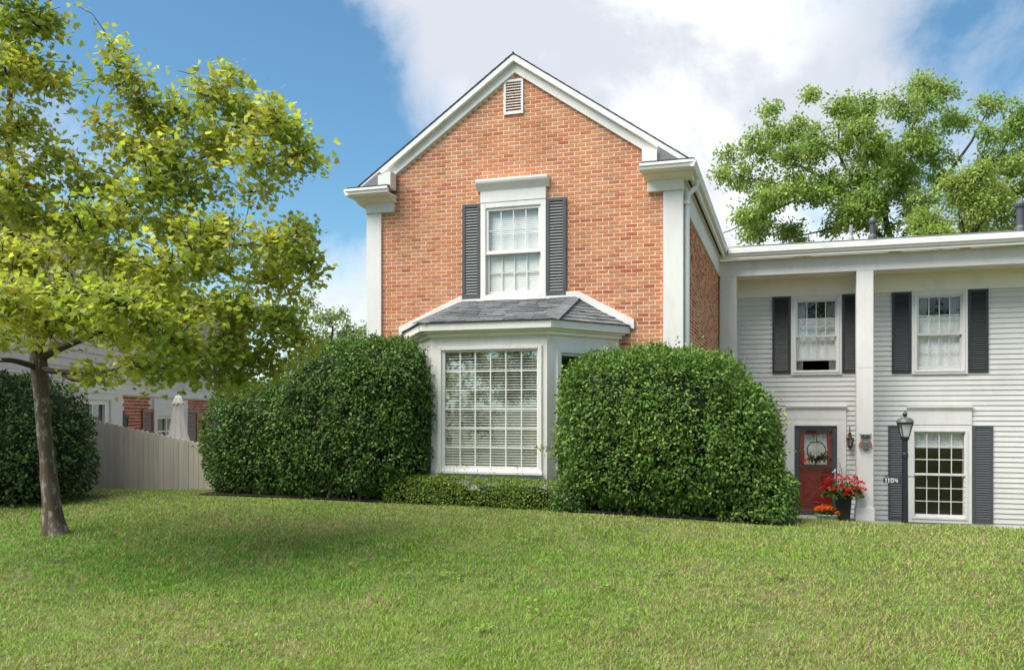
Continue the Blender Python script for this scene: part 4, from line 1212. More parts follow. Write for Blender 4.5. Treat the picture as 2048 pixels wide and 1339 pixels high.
def shrub(name, label, lobes, n, size, base, tipc, group=None, p=3.0, rough=.10, cat='shrub', stems=True, fluff=0.06, loc=None, sprigs=60):
    loc = loc or (lobes[0][0][0], lobes[0][0][1], float(ground_z(np.array([lobes[0][0][0]]), np.array([lobes[0][0][1]]))[0]))
    t = thing(name, label, cat, loc, group=group)
    L0 = np.array(loc)
    areas = [r_[0] * r_[2] + r_[1] * r_[2] + r_[0] * r_[1] for _, r_ in lobes]; tot = sum(areas)
    AP, AN = [], []
    for i, ((c_, r_), ar) in enumerate(zip(lobes, areas)):
        # more samples on big faces: rejection by local area is approximated with jittered radius
        q, nn_ = superell(int(n * ar / tot * 1.5), c_, r_, p, i + 1 + len(label), rough)
        wgt = np.linalg.norm((q - np.array(c_)) , axis=1); wgt = (wgt / wgt.max()) ** 2
        kp = rng.random(len(q)) < wgt * 1.4
        for j, (c2, r2) in enumerate(lobes):
            if j != i: kp &= ~inside(q, c2, r2, p)
        kp &= q[:, 2] > loc[2] - .02
        AP.append(q[kp]); AN.append(nn_[kp])
    q = np.concatenate(AP); nn_ = np.concatenate(AN)
    pk = fbm(q * 5.5, 77, 3); kp = (pk > .40) | (rng.random(len(q)) < (.35 if lobes[0][1][2] > .5 else .8))
    q, nn_ = q[kp], nn_[kp]; k = len(q)
    q = q + nn_ * ((fbm(q * 3.3, 88, 3) - .5) * .20 * min(1.0, lobes[0][1][2]))[:, None]
    dep = rng.random(k) ** 1.6
    q = q - nn_ * (dep * .20 * min(1.0, 1.1 * lobes[0][1][2]))[:, None] + nn_ * (fluff * rng.random(k) ** 3)[:, None]
    d = nn_ * .55 + rng.normal(size=(k, 3)) * .55 + np.array([0, 0, -.25])
    nr = nn_ * .75 + rng.normal(size=(k, 3)) * .45 + np.array([0, 0, .55])
    tone_ = fbm(q * 2.2, 31)[:, None] * .7 + rng.random((k, 1)) * .55
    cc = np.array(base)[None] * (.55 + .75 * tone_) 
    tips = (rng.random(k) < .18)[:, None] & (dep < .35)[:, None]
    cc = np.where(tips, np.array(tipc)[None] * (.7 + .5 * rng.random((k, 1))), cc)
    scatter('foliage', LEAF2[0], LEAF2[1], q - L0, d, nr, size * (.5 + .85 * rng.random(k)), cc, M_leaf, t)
    # longer shoots poking out of the clipped face
    if sprigs:
        si = rng.choice(k, sprigs); sp, sn, sd_ = [], [], []
        for i in si:
            ax = unit(nn_[i] + np.array([0, 0, .9]) + .5 * rng.normal(size=3)); l_ = rng.uniform(.06, .20)
            for j in range(7):
                sp.append(q[i] + nn_[i] * .05 + ax * l_ * j / 6); sd_.append(ax * .6 + rng.normal(size=3) * .7); sn.append(rng.normal(size=3) + np.array([0, 0, 1.0]))
        sp = np.array(sp)
        so = scatter('shoots', LEAF2[0], LEAF2[1], sp - L0, np.array(sd_), np.array(sn), size * (.6 + .5 * rng.random(len(sp))), np.array(tipc)[None] * (.7 + .6 * rng.random((len(sp), 1))), M_leaf, t)
        tag(so, kind='stuff')
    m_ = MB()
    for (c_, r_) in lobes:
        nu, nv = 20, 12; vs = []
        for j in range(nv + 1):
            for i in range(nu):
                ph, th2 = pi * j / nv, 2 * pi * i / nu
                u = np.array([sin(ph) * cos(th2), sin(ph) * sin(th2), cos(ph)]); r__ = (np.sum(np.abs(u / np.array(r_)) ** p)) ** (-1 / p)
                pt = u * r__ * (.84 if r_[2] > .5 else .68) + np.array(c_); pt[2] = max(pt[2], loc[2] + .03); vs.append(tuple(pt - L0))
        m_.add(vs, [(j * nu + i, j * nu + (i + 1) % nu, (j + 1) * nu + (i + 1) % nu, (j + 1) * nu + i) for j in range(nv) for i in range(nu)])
    m_.build('dark_core', M_core, t, smooth=True)  # solid near-black core; shade between the leaves is in its colour
    if stems:
        for k_ in range(6):
            m_ = MB()
            x_ = lobes[0][0][0] - L0[0] + lobes[0][1][0] * rng.uniform(-.5, .5); y_ = -lobes[0][1][1] * rng.uniform(.3, .8)
            H_ = lobes[0][1][2]; m_.tube([(x_, y_, -.05), (x_ + rng.normal() * .06 * H_, y_ + .05 * H_, .28 * H_), (x_ + rng.normal() * .1 * H_, y_ + .15 * H_, .6 * H_)], [.028, .02, .012], 6)
            m_.build('stem', M_bark2, t)
    return t


DG, TG = (.062, .135, .024), (.17, .26, .05)
shrub('shrub', 'large clipped dark green shrub left of the bay window, between fence and low hedge',
      [((-6.55, 12.35, 1.42), (1.38, .95, 1.30)), ((-8.05, 12.45, 1.15), (1.15, .90, .98)), ((-6.0, 12.3, 1.75), (.86, .8, .98))], 88000, .054, DG, TG, sprigs=160)
shrub('shrub', 'large clipped green shrub right of the bay window, in front of the brick corner',
      [((-1.78, 12.30, 1.33), (1.36, .98, 1.18)), ((-.95, 12.30, 1.02), (.86, .86, .98)), ((-.45, 12.15, .40), (.56, .62, .48))], 92000, .054, (.085, .170, .028), (.22, .32, .065), sprigs=190)
shrub('shrub', 'dark green shrub behind the maple trunk at the left edge',
      [((-11.12, 10.2, 1.10), (1.10, .85, 1.04)), ((-12.2, 10.0, 1.2), (1.1, .85, 1.1))], 26000, .065, (.040, .085, .022), (.11, .17, .04), sprigs=60)
shrub('low_hedge', 'low yellow-green clipped hedge under the bay window',
      [((-4.95, 11.83, .40), (.80, .24, .26)), ((-3.75, 11.80, .38), (.84, .26, .26))], 56000, .032, (.135, .215, .028), (.27, .35, .05), cat='hedge', p=4.0, rough=.08, fluff=.03, sprigs=90)
shrub('young_shrub', 'small bright green shrub filling the gap between low hedge and right shrub',
      [((-2.88, 11.72, .36), (.25, .25, .26))], 1600, .045, (.08, .16, .03), (.2, .3, .06), rough=.3, stems=False, sprigs=8)

# sprig reaching over the bay's corner
t = thing('shoot', 'leafy shoot reaching from the right shrub across the bay window corner', 'shoot', (-3.0, 11.75, 1.0))
m = MB(); m.tube([(.22, .10, .02), (.05, .02, .06), (-.15, 0, .10), (-.36, -.02, .09)], [.008, .007, .005, .003], 5); m.build('stem', M_bark2, t)
k = 46; s_ = rng.random(k)
pp_ = np.stack([.2 - .58 * s_, .08 - .1 * s_, .03 + .08 * s_], -1) + rng.normal(size=(k, 3)) * .035
scatter('leaves', LEAF[0], LEAF[1], pp_, rng.normal(size=(k, 3)) + np.array([-.5, -.3, -.5]), rng.normal(size=(k, 3)) * .5 + np.array([0, -.4, 1]), .06 + .03 * rng.random(k), np.array([.15, .22, .05])[None] * (.7 + .6 * rng.random((k, 1))), M_leaf, t)


# ------------------------------------------------------------------ trees
def path_pts(pts, rad, step=.12):
    pts = [np.array(p, float) for p in pts]; out, ro = [], []
    n_ = len(pts)
    for i in range(n_ - 1):
        p0, p1, p2, p3 = pts[max(i - 1, 0)], pts[i], pts[i + 1], pts[min(i + 2, n_ - 1)]
        k = max(2, int(np.linalg.norm(p2 - p1) / step))
        for j in range(k):
            t = j / k
            out.append(.5 * ((2 * p1) + (-p0 + p2) * t + (2 * p0 - 5 * p1 + 4 * p2 - p3) * t * t + (-p0 + 3 * p1 - 3 * p2 + p3) * t ** 3)); ro.append(rad[i] + (rad[i + 1] - rad[i]) * t)
    out.append(pts[-1]); ro.append(rad[-1])
    return np.array(out), np.array(ro)


def tree(name, label, base, trunk, trad, limbs, clumps, leaf, lsize, lcol, lcols2, m_leaf, m_trunk, m_limb, cat='tree', group=None, twig_r=.006, per=7, droop=.5, wind=(0, 0, 0), flat=.9, seed=5, leafn=None, tstep=.12, tip=.10):
    g = np.random.default_rng(seed)
    t = thing(name, label, cat, base, group=group)
    tp_, tr_ = path_pts(trunk, trad, tstep)
    m_ = MB(); NS = 26; m_.tube(tp_, tr_, NS)
    V_ = np.array(m_.v); cen = np.repeat(tp_, NS, 0); rel = V_ - cen; hh = cen[:, 2] - tp_[0, 2]
    an = np.arctan2(rel[:, 1], rel[:, 0]); foot_w = np.exp(-hh / (1.6 * tr_[0]))
    k_ = 1 + foot_w * (.30 * np.maximum(0, np.sin(3 * an + seed)) + .16 * np.sin(5 * an + 2 * seed)) + .13 * (fbm(V_ / tr_[0] * np.array([1.6, 1.6, .9]), seed, 3) - .5) * 2
    m_.v = [tuple(p) for p in cen + rel * k_[:, None]]
    m_.build('trunk', m_trunk, t, smooth=True)
    sk, skr = [tp_[len(tp_) // 3:]], [tr_[len(tr_) // 3:]]
    for pts, rad in limbs:
        q, r_ = path_pts(pts, rad, tstep)
        q = q + np.cumsum(g.normal(size=q.shape) * .006 * tstep / .12, 0)
        m_ = MB(); m_.tube(q, r_, 9); m_.build('limb', m_limb, t, smooth=True)
        sk.append(q); skr.append(r_)
    S = np.concatenate(sk); SR = np.concatenate(skr)
    bm_ = MB(); ends = []
    order = sorted(range(len(clumps)), key=lambda i: np.min(np.linalg.norm(S - np.array(clumps[i][0]), axis=1)))
    for i in order:                                   # boughs to each clump
        c_ = np.array(clumps[i][0]); dd = np.linalg.norm(S - c_, axis=1) + .35 * np.maximum(0, S[:, 2] - c_[2])
        j = int(np.argmin(dd)); a = S[j]; L_ = np.linalg.norm(c_ - a)
        if L_ > .15:
            mid1 = a + (c_ - a) * .4 + g.normal(size=3) * .06 * L_ + np.array([0, 0, .06 * L_]); r0 = min(SR[j] * .6, .012 + .012 * L_)
            q, r_ = path_pts([a, mid1, c_], [r0, r0 * .75, r0 * .4], tstep)
            bm_.tube(q, r_, 6); S = np.concatenate([S, q[1:]]); SR = np.concatenate([SR, r_[1:]])
    LP, LD, LN = [], [], []
    for (c_, rad, cnt) in clumps:
        c_, rad = np.array(c_), np.array(rad)
        u = unit(g.normal(size=(cnt, 3))) * (g.random((cnt, 1)) ** .42)
        for e in c_ + u * rad:
            d2 = np.linalg.norm(S - e, axis=1); j = int(np.argmin(d2)); a = S[j]
            L_ = d2[j]; a_full = a
            if L_ > .5 * max(rad):
                a = a + (e - a) * (1 - .5 * max(rad) / L_); L_ = .5 * max(rad)
            mid = a * .5 + e * .5 + np.array([0, 0, .10 * L_]) + g.normal(size=3) * .05 * L_
            bm_.tube([a_full, a * .98 + a_full * .02, mid, e], [twig_r * 1.2, twig_r, twig_r * .8, twig_r * .4], 3, cap=False)
            ax = unit(e - mid)
            for k_ in range(per):
                s_ = g.uniform(.25, 1.05); p_ = (a * (1 - s_) ** 2 + 2 * mid * s_ * (1 - s_) + e * s_ ** 2)
                LP.append(p_ + g.normal(size=3) * tip * .5)
                LD.append(ax * .6 + g.normal(size=3) * .6 + np.array([0, 0, -droop]) + np.array(wind))
                LN.append(g.normal(size=3) * .5 + np.array([0, 0, flat]))
    o = bm_.build('twigs', m_limb, t); tag(o, kind='stuff')
    LP, LD, LN = np.array(LP), np.array(LD), np.array(LN); k = len(LP)
    f1 = fbm((LP + 3) * (1.1 / max(.3, lsize * 8)), 61 + seed)[:, None]
    w_ = np.clip((f1 - .5) * 2.6 + .45 + .5 * (g.random((k, 1)) - .5), 0, 1)
    cc = (np.array(lcol)[None] * (1 - w_) + np.array(lcols2)[None] * w_) * (.7 + .55 * g.random((k, 1)))
    rare = (g.random(k) < .0025) & (cat == 'tree') & (leaf is MAPLE)
    cc[rare] = np.array([.42, .12, .03])
    crown = scatter('crown', leaf[0], leaf[1], LP, LD, LN, lsize * (.65 + .6 * g.random(k)), cc, m_leaf, t)
    return t


# young maple on the lawn: coordinates are metres right (r), up (z) and towards the house (d) of its foot
th = R(17.68); RV = np.array([cos(th), sin(th), 0]); FV = np.array([-sin(th), cos(th), 0])
def mv(r, z, d=0.0): return tuple(RV * r + FV * d + np.array([0, 0, z]))
K = 167.0
def mq(px, py, d=0.0):      # picture-size plan of the tree, in units of 1/167 m
    f_ = 1 + d / 10.3
    return mv((px - 118) / K * f_ + (f_ - 1) * (118 - 1024) / K, (1066 - py) / K * f_ + (f_ - 1) * (825 - 1066) / K, d)
mbase = (-8.22, 8.10, float(ground_z(np.array([-8.22]), np.array([8.1]))[0]) - .03)
mtrunk = [mq(118, 1072), mq(114, 1050), mq(108, 1010), mq(97, 900), mq(88, 800), mq(82, 735), mq(78, 690), mq(72, 620), mq(70, 540, .1)]
mtr = [.165, .132, .104, .084, .082, .096, .088, .068, .056]
mlimbs = [
    ([mq(84, 715), mq(130, 690, -.1), mq(205, 655, -.3), mq(310, 592, -.5), mq(400, 520, -.5), mq(470, 490, -.6), mq(560, 500, -.6)], [.055, .048, .040, .032, .024, .017, .008]),
    ([mq(76, 650), mq(110, 575, .2), mq(148, 515, .3), mq(188, 462, .3), mq(225, 432, .3), mq(270, 395, .2), mq(330, 345, .1), mq(420, 300, .1), mq(510, 250, 0)], [.060, .055, .048, .042, .034, .028, .022, .016, .008]),
    ([mq(150, 512, .3), mq(186, 440, .1), mq(205, 392, 0), mq(239, 352, -.1), mq(282, 302, -.2), mq(340, 318, -.3), mq(395, 322, -.3), mq(470, 280, -.4)], [.042, .036, .032, .028, .022, .016, .012, .006]),
    ([mq(282, 302, -.2), mq(270, 220, -.2), mq(235, 140, -.2), mq(212, 80, -.2)], [.016, .012, .008, .004]),
    ([mq(84, 735), mq(120, 742, -.2), mq(160, 745, -.5), mq(210, 737, -.8), mq(280, 730, -1.1), mq(360, 735, -1.3)], [.040, .034, .028, .022, .014, .006]),
    ([mq(120, 742, -.2), mq(150, 760, -.3), mq(200, 757, -.4), mq(240, 738, -.4), mq(330, 720, -.4), mq(430, 725, -.3)], [.022, .020, .018, .015, .010, .005]),
    ([mq(80, 735), mq(40, 722, -.3), mq(0, 718, -.5), mq(-60, 700, -.8), mq(-150, 660, -1.0)], [.040, .032, .026, .020, .010]),
    ([mq(74, 690), mq(30, 680, .3), mq(-20, 660, .6), mq(-100, 620, .8)], [.040, .034, .026, .010]),
    ([mq(70, 545, .1), mq(40, 450, .1), mq(22, 330, .0), mq(15, 200, -.1), mq(20, 60, -.1), mq(30, -60, -.1)], [.058, .050, .042, .034, .026, .012]),
    ([mq(60, 520, .1), mq(10, 450, -.2), mq(-30, 350, -.4), mq(-60, 220, -.5)], [.042, .034, .026, .012]),
    ([mq(78, 690), mq(100, 640, .6), mq(170, 590, 1.2), mq(260, 560, 1.7), mq(360, 560, 2.0)], [.040, .034, .026, .018, .008]),
    ([mq(78, 700), mq(100, 660, -.6), mq(140, 620, -1.2), mq(210, 600, -1.7), mq(290, 590, -2.0)], [.040, .034, .026, .018, .008]),
    ([mq(310, 592, -.5), mq(400, 610, -.4), mq(490, 620, -.3), mq(570, 650, -.2)], [.018, .014, .010, .005]),
]
mc = []
def cl(px, py, rx, rz, n_, d=0.0, rd=.6): d -= 1.25; mc.append((mq(px, py, d), (rx / K * 1.06, rd * 1.1, rz / K * .84), int(n_ * .80)))
# upper right lobe
cl(240, 150, 38, 40, 26, -.2, .35); cl(222, 95, 20, 25, 9, -.2, .2); cl(280, 225, 50, 45, 42); cl(350, 235, 55, 45, 48, .2); cl(430, 205, 40, 45, 40, -.1); cl(465, 165, 25, 22, 12, -.1, .3)
cl(500, 240, 55, 45, 52, .1); cl(560, 255, 45, 50, 46, -.2); cl(600, 310, 38, 40, 32, 0, .4); cl(430, 290, 60, 45, 54, .3); cl(520, 330, 55, 40, 46, -.3); cl(330, 310, 60, 45, 52, -.2)
cl(250, 300, 50, 40, 40, .2); cl(300, 380, 70, 45, 60, -.4); cl(200, 370, 60, 45, 46, .3); cl(400, 370, 55, 35, 40, .1); cl(500, 385, 35, 22, 14, 0, .3)
cl(205, 255, 22, 18, 8, 0, .3)
# middle
cl(230, 440, 70, 40, 56, -.5); cl(330, 450, 70, 40, 56, .4); cl(430, 470, 60, 40, 50, -.3); cl(150, 440, 50, 50, 44, .6); cl(120, 520, 60, 45, 56, -.7); cl(230, 520, 70, 45, 64, .8)
cl(340, 530, 70, 45, 64, -.8); cl(450, 540, 65, 45, 60, .5); cl(540, 490, 55, 40, 46, -.4); cl(590, 470, 35, 35, 26, 0, .4); cl(615, 525, 35, 30, 26, -.2, .4); cl(550, 560, 50, 40, 44, .2)
# lower skirt
cl(150, 600, 75, 40, 74, -1.2, .8); cl(260, 610, 75, 40, 74, -1.5, .8); cl(370, 610, 75, 40, 70, .9, .8); cl(470, 620, 65, 40, 60, -.5, .7); cl(560, 640, 50, 40, 44, 0); cl(230, 670, 70, 35, 50, 1.2, .7)
cl(340, 680, 80, 40, 72, -1.0, .8); cl(440, 700, 70, 40, 66, -.2, .7); cl(530, 715, 55, 35, 46, .1); cl(600, 680, 35, 28, 20, 0, .4); cl(300, 735, 60, 22, 30, -1.2, .6); cl(400, 755, 55, 20, 32, -.3); cl(480, 760, 40, 18, 18, 0, .4)
cl(190, 745, 40, 18, 16, -.6, .4); cl(110, 660, 50, 30, 30, -1.2, .6); cl(320, 570, 60, 40, 40, 1.8, .6)
# left column and out of frame
cl(40, 40, 65, 60, 66, 0); cl(60, 130, 50, 45, 44, .1); cl(20, 160, 60, 55, 56, -.3); cl(40, 260, 55, 50, 52, .3); cl(70, 340, 50, 40, 40, 0); cl(20, 390, 60, 50, 54, -.4); cl(70, 440, 55, 40, 44, .4)
cl(100, 300, 25, 22, 12, 0, .3); cl(105, 175, 22, 25, 12, 0, .3); cl(80, 60, 40, 30, 20, 0, .3)
cl(-60, 100, 80, 90, 70, 0, .8); cl(-90, 280, 80, 90, 70, 0, .8); cl(-80, 450, 90, 70, 70, -.5, .8); cl(10, 520, 70, 50, 60, -.9, .7); cl(-60, 600, 90, 50, 70, .6, .8); cl(30, 610, 70, 40, 60, -1.3, .7)
cl(10, 670, 50, 25, 22, -.6, .5); cl(-120, 690, 80, 40, 50, -.8, .8); cl(40, -60, 80, 60, 60, 0, .8); cl(-150, 150, 80, 120, 60, 0, 1)
tree('maple_tree', 'young yellow-green maple with a lichen-spotted trunk leaning on the lawn', mbase, mtrunk, mtr, mlimbs, mc, MAPLE, .062, (.29, .385, .070), (.46, .475, .110), M_maple, M_bark, M_bark2,
     per=13, droop=.30, wind=(.35 * cos(th), .35 * sin(th), 0), flat=1.0, seed=3, tip=.16)
# root flare
# ------------------------------------------------------------------ background trees
def bq(px, py, D=32.0):
    u = px - 1024; t_ = D / 1729.0
    return np.array([t_ * (-1729 * sin(th) + u * cos(th)), t_ * (1729 * cos(th) + u * sin(th)), 1.6 + t_ * (825 - py)])


def far_tree(name, label, foot, D, limbs_px, clumps_px, leafsz, c1, c2, seed, r0=.28, per=9, group='trees behind the houses'):
    fb = bq(foot[0], 825, D); fb[2] = -.6
    k = D / 1729.0
    loc = lambda px, py, dd=0.0: tuple(bq(px, py, D) + FV * dd - fb)
    lim = [([loc(*p) for p in pts], list(np.linspace(ra, rb, len(pts)))) for pts, ra, rb in limbs_px]
    cls = [(loc(px, py, dd), (rx * k, max(rx, rz) * k * .9, rz * k), n_) for px, py, rx, rz, n_, dd in clumps_px]
    trunk = [(0, 0, 0), (0, 0, 2), tuple(np.array(loc(*foot)) * .6), loc(*foot)]
    return tree(name, label, tuple(fb), trunk, [r0 * 1.3, r0 * 1.05, r0 * .95, r0 * .85], lim, cls, LEAF2, leafsz, c1, c2, M_tree, M_bark3, M_bark2, group=group, twig_r=.010, per=per, droop=.3, flat=.6, seed=seed, tstep=.35, tip=.24)


limbsA = [([(1790, 500), (1770, 430), (1790, 330), (1820, 260), (1855, 190)], .17, .04), ([(1790, 500), (1730, 440), (1660, 370), (1600, 330), (1530, 300)], .15, .03), ([(1770, 430), (1690, 330), (1680, 280), (1680, 230)], .11, .03),
          ([(1790, 500), (1870, 380), (1930, 300), (1970, 230)], .14, .03), ([(1870, 380), (1960, 340), (2010, 300), (2030, 260)], .08, .02), ([(1660, 370), (1560, 420), (1500, 450), (1450, 470)], .08, .02), ([(1660, 370), (1570, 370), (1480, 350)], .07, .02),
          ([(1730, 440), (1650, 460), (1560, 480)], .07, .02), ([(1790, 500), (1840, 470), (1900, 450)], .09, .03)]
cA = []
gA = random.Random(9)
for (px, py, rx, rz, n_) in [(1845, 175, 40, 30, 40), (1880, 195, 30, 25, 24), (1830, 225, 30, 30, 16), (1750, 200, 40, 35, 46), (1770, 240, 45, 30, 40), (1680, 225, 40, 35, 46), (1655, 250, 30, 25, 22), (1600, 215, 18, 16, 14), (1600, 255, 28, 26, 26),
                             (1560, 270, 40, 35, 44), (1515, 250, 22, 25, 18), (1500, 300, 40, 30, 36), (1465, 300, 20, 22, 14), (1440, 350, 24, 18, 14), (1490, 345, 45, 30, 40), (1560, 330, 50, 35, 56), (1620, 310, 45, 40, 54), (1690, 290, 45, 40, 58),
                             (1740, 300, 45, 40, 58), (1800, 290, 40, 40, 40), (1860, 270, 40, 35, 40), (1930, 225, 40, 30, 44), (1970, 215, 25, 22, 20), (1890, 310, 40, 35, 40), (1945, 290, 30, 30, 22), (2010, 245, 40, 40, 36), (2030, 300, 40, 35, 34), (1985, 310, 24, 22, 14),
                             (1520, 390, 45, 30, 40), (1580, 400, 50, 35, 50), (1640, 380, 50, 40, 60), (1710, 370, 50, 40, 66), (1780, 360, 45, 40, 58), (1840, 350, 35, 35, 36), (1470, 440, 35, 22, 26), (1530, 450, 45, 28, 40), (1600, 455, 50, 28, 50), (1680, 440, 55, 35, 62), (1750, 420, 50, 40, 58), (1820, 420, 30, 35, 26),
                             (2060, 380, 50, 60, 60), (2100, 280, 60, 60, 60), (1950, 380, 40, 30, 20)]:
    cA.append((px, py, rx * 1.12, rz * 1.08, int(n_ * 1.05), gA.uniform(-1.6, 1.6)))
for k in range(46):
    px_, py_ = gA.uniform(1460, 2080), gA.uniform(300, 480)
    if py_ > 300 + abs(px_ - 1780) * .18: cA.append((px_, py_, 36, 24, 18, gA.uniform(-2, 2)))
for k in range(14): cA.append((gA.uniform(1960, 2120), gA.uniform(230, 460), 40, 30, 34, gA.uniform(-2, 2)))
limbsA = [(a_, b_ * .75, c_ * .8) for a_, b_, c_ in limbsA]
far_tree('tall_tree', 'tall open-crowned green tree rising behind the porch roof', (1790, 500), 34.0, limbsA, cA, .145, (.20, .33, .07), (.33, .43, .12), 21, per=26)
cB = [(px, py, rx, rz, n_, gA.uniform(-1, 1)) for px, py, rx, rz, n_ in [(1870, 440, 50, 35, 90), (1930, 420, 50, 45, 100), (1980, 400, 45, 40, 90), (1900, 380, 45, 35, 80), (1960, 460, 60, 30, 90), (2030, 440, 50, 40, 80), (1860, 475, 40, 25, 50), (1930, 360, 35, 28, 50)]]
far_tree('leafy_tree', 'dense round green tree behind the right end of the porch roof', (1930, 490), 29.0, [([(1930, 490), (1925, 450), (1920, 400)], .10, .04), ([(1930, 490), (1970, 440), (1990, 410)], .09, .03), ([(1930, 490), (1880, 450)], .08, .03)], cB, .115, (.22, .35, .07), (.35, .43, .12), 22, r0=.2, per=20)
# trees in the gap left of the brick house
cC = [(px, py, rx, rz, n_, gA.uniform(-1, 1)) for px, py, rx, rz, n_ in [(660, 640, 30, 22, 50), (690, 660, 35, 25, 60), (640, 680, 40, 25, 60), (710, 690, 40, 25, 60), (610, 600, 24, 18, 26), (590, 650, 40, 40, 60), (540, 640, 45, 50, 70), (730, 660, 20, 12, 16), (680, 625, 16, 12, 16)]]
far_tree('garden_tree', 'small pale green tree showing between the maple and the brick house', (650, 730), 33.0, [([(650, 730), (660, 690), (665, 650)], .08, .03), ([(650, 730), (600, 680), (590, 640)], .07, .03), ([(650, 730), (700, 690)], .06, .03)], cC, .15, (.19, .28, .09), (.29, .36, .13), 23, r0=.14, per=8)
cD = [(px, py, rx, rz, n_, gA.uniform(-1, 1)) for px, py, rx, rz, n_ in [(1220, 560, 1, 1, 1)]]

# street trees behind the viewer, seen only in the window glass
def street_tree(x, y, h_, w_, seed):
    g = random.Random(seed); cls = []
    for k in range(18):
        a = g.uniform(0, 2 * pi); r_ = w_ * math.sqrt(g.random()); z_ = h_ * g.uniform(.12, .95)
        cls.append(((r_ * cos(a), r_ * sin(a), z_), (1.5, 1.5, 1.1), 26))
    tree('street_tree', 'broad green street tree across the road, mirrored in the bay glass', (x, y, -.4), [(0, 0, 0), (0, 0, h_ * .3), (0, 0, h_ * .6)], [.3, .24, .14],
         [([(0, 0, h_ * .35), (w_ * .4 * cos(k * 1.3), w_ * .4 * sin(k * 1.3), h_ * .6), (w_ * .7 * cos(k * 1.3), w_ * .7 * sin(k * 1.3), h_ * .8)], [.12, .08, .04]) for k in range(5)],
         cls, LEAF2, .30, (.10, .17, .04), (.18, .26, .07), M_tree, M_bark3, M_bark2, group='street trees across the road', twig_r=.012, per=6, seed=seed, tstep=.5, tip=.35)
street_tree(-7.5, -13.0, 9.5, 3.6, 41)
street_tree(1.5, -15.0, 11.0, 4.2, 42)
street_tree(10.0, -12.0, 8.5, 3.2, 43)
street_tree(-16.0, -12.0, 9.0, 4.0, 44)
street_tree(5.5, -20.0, 9.0, 4.0, 45)

# ------------------------------------------------------------------ fence
fn_ = thing('fence', 'grey painted picket fence with scalloped tops between two shrubs', 'fence', (-13.6, 14.03, 0))
npk = 34; fx0, fy0, fx1, fy1 = -.25, 0, 3.75, .02
for i in range(npk):
    x_ = fx0 + (fx1 - fx0) * i / npk; w_ = (fx1 - fx0) / npk - random.choice([.004, .006, .010]); zt = 1.555 - .178 * (x_ - fx0) + random.uniform(-.008, .008)
    if i % 11 == 10: w_ -= .006
    pts = [(x_, -.7), (x_ + w_, -.7), (x_ + w_, zt - .045), (x_ + w_ * .93, zt - .022), (x_ + w_ * .75, zt - .004), (x_ + w_ * .5, zt), (x_ + w_ * .25, zt - .004), (x_ + w_ * .07, zt - .022), (x_, zt - .045)]
    b_ = MB(); dy = random.uniform(-.003, .003); b_.prism_y(pts, -.012 + dy, .008 + dy); b_.build('picket', M_fence, fn_)
for dz in (.35, 1.15):
    b_ = MB(); b_.bar((fx0, .035, 1.555 - dz), (fx1, .035, 1.555 - .178 * (fx1 - fx0) - dz), .04, .09); b_.build('rail', M_fence, fn_)

# closed patio umbrella
um = thing('patio_umbrella', 'closed off-white patio umbrella standing behind the fence', 'umbrella', (-12.10, 15.05, -.2))
b_ = MB(); b_.lathe([(.25, 0), (.25, .05), (.06, .08), (.05, .2)], 20); b_.build('base', M_black, um)
b_ = MB(); b_.tube([(0, 0, .1), (0, 0, 2.1)], .022, 10); b_.build('pole', M_bronze, um)
def fold(prof, nf=8, n_=64, amp=.16, ph=0.0):
    vs = []
    for j, (r_, z_) in enumerate(prof):
        for k in range(n_):
            a0 = 2 * pi * k / n_; rr = r_ * (1 + amp * cos(nf * a0 + ph) * (j / len(prof)) ** .5 + .04 * sin(3 * a0 + j))
            vs.append((rr * cos(a0), rr * sin(a0), z_ + (.02 * cos(nf * a0 + 1) if j == len(prof) - 1 else 0)))
    return vs, [(j * n_ + k, j * n_ + (k + 1) % n_, (j + 1) * n_ + (k + 1) % n_, (j + 1) * n_ + k) for j in range(len(prof) - 1) for k in range(n_)]
b_ = MB(); b_.add(*fold([(.065, 2.08), (.085, 2.02), (.10, 1.85), (.13, 1.6), (.17, 1.35), (.215, 1.17)])); b_.build('canopy', M_umb, um, smooth=True)
b_ = MB(); b_.add(*fold([(.012, 2.165), (.05, 2.15), (.075, 2.10), (.095, 2.04), (.115, 1.99)], amp=.10)); b_.build('vent_cap', M_umb, um, smooth=True)

# ------------------------------------------------------------------ neighbouring house on the left
nh = thing('neighbour_house', 'pinkish sided house with brick ground floor and brown shutters behind the fence', 'house', (-12.499, 11.13, 0), R(113.4267))
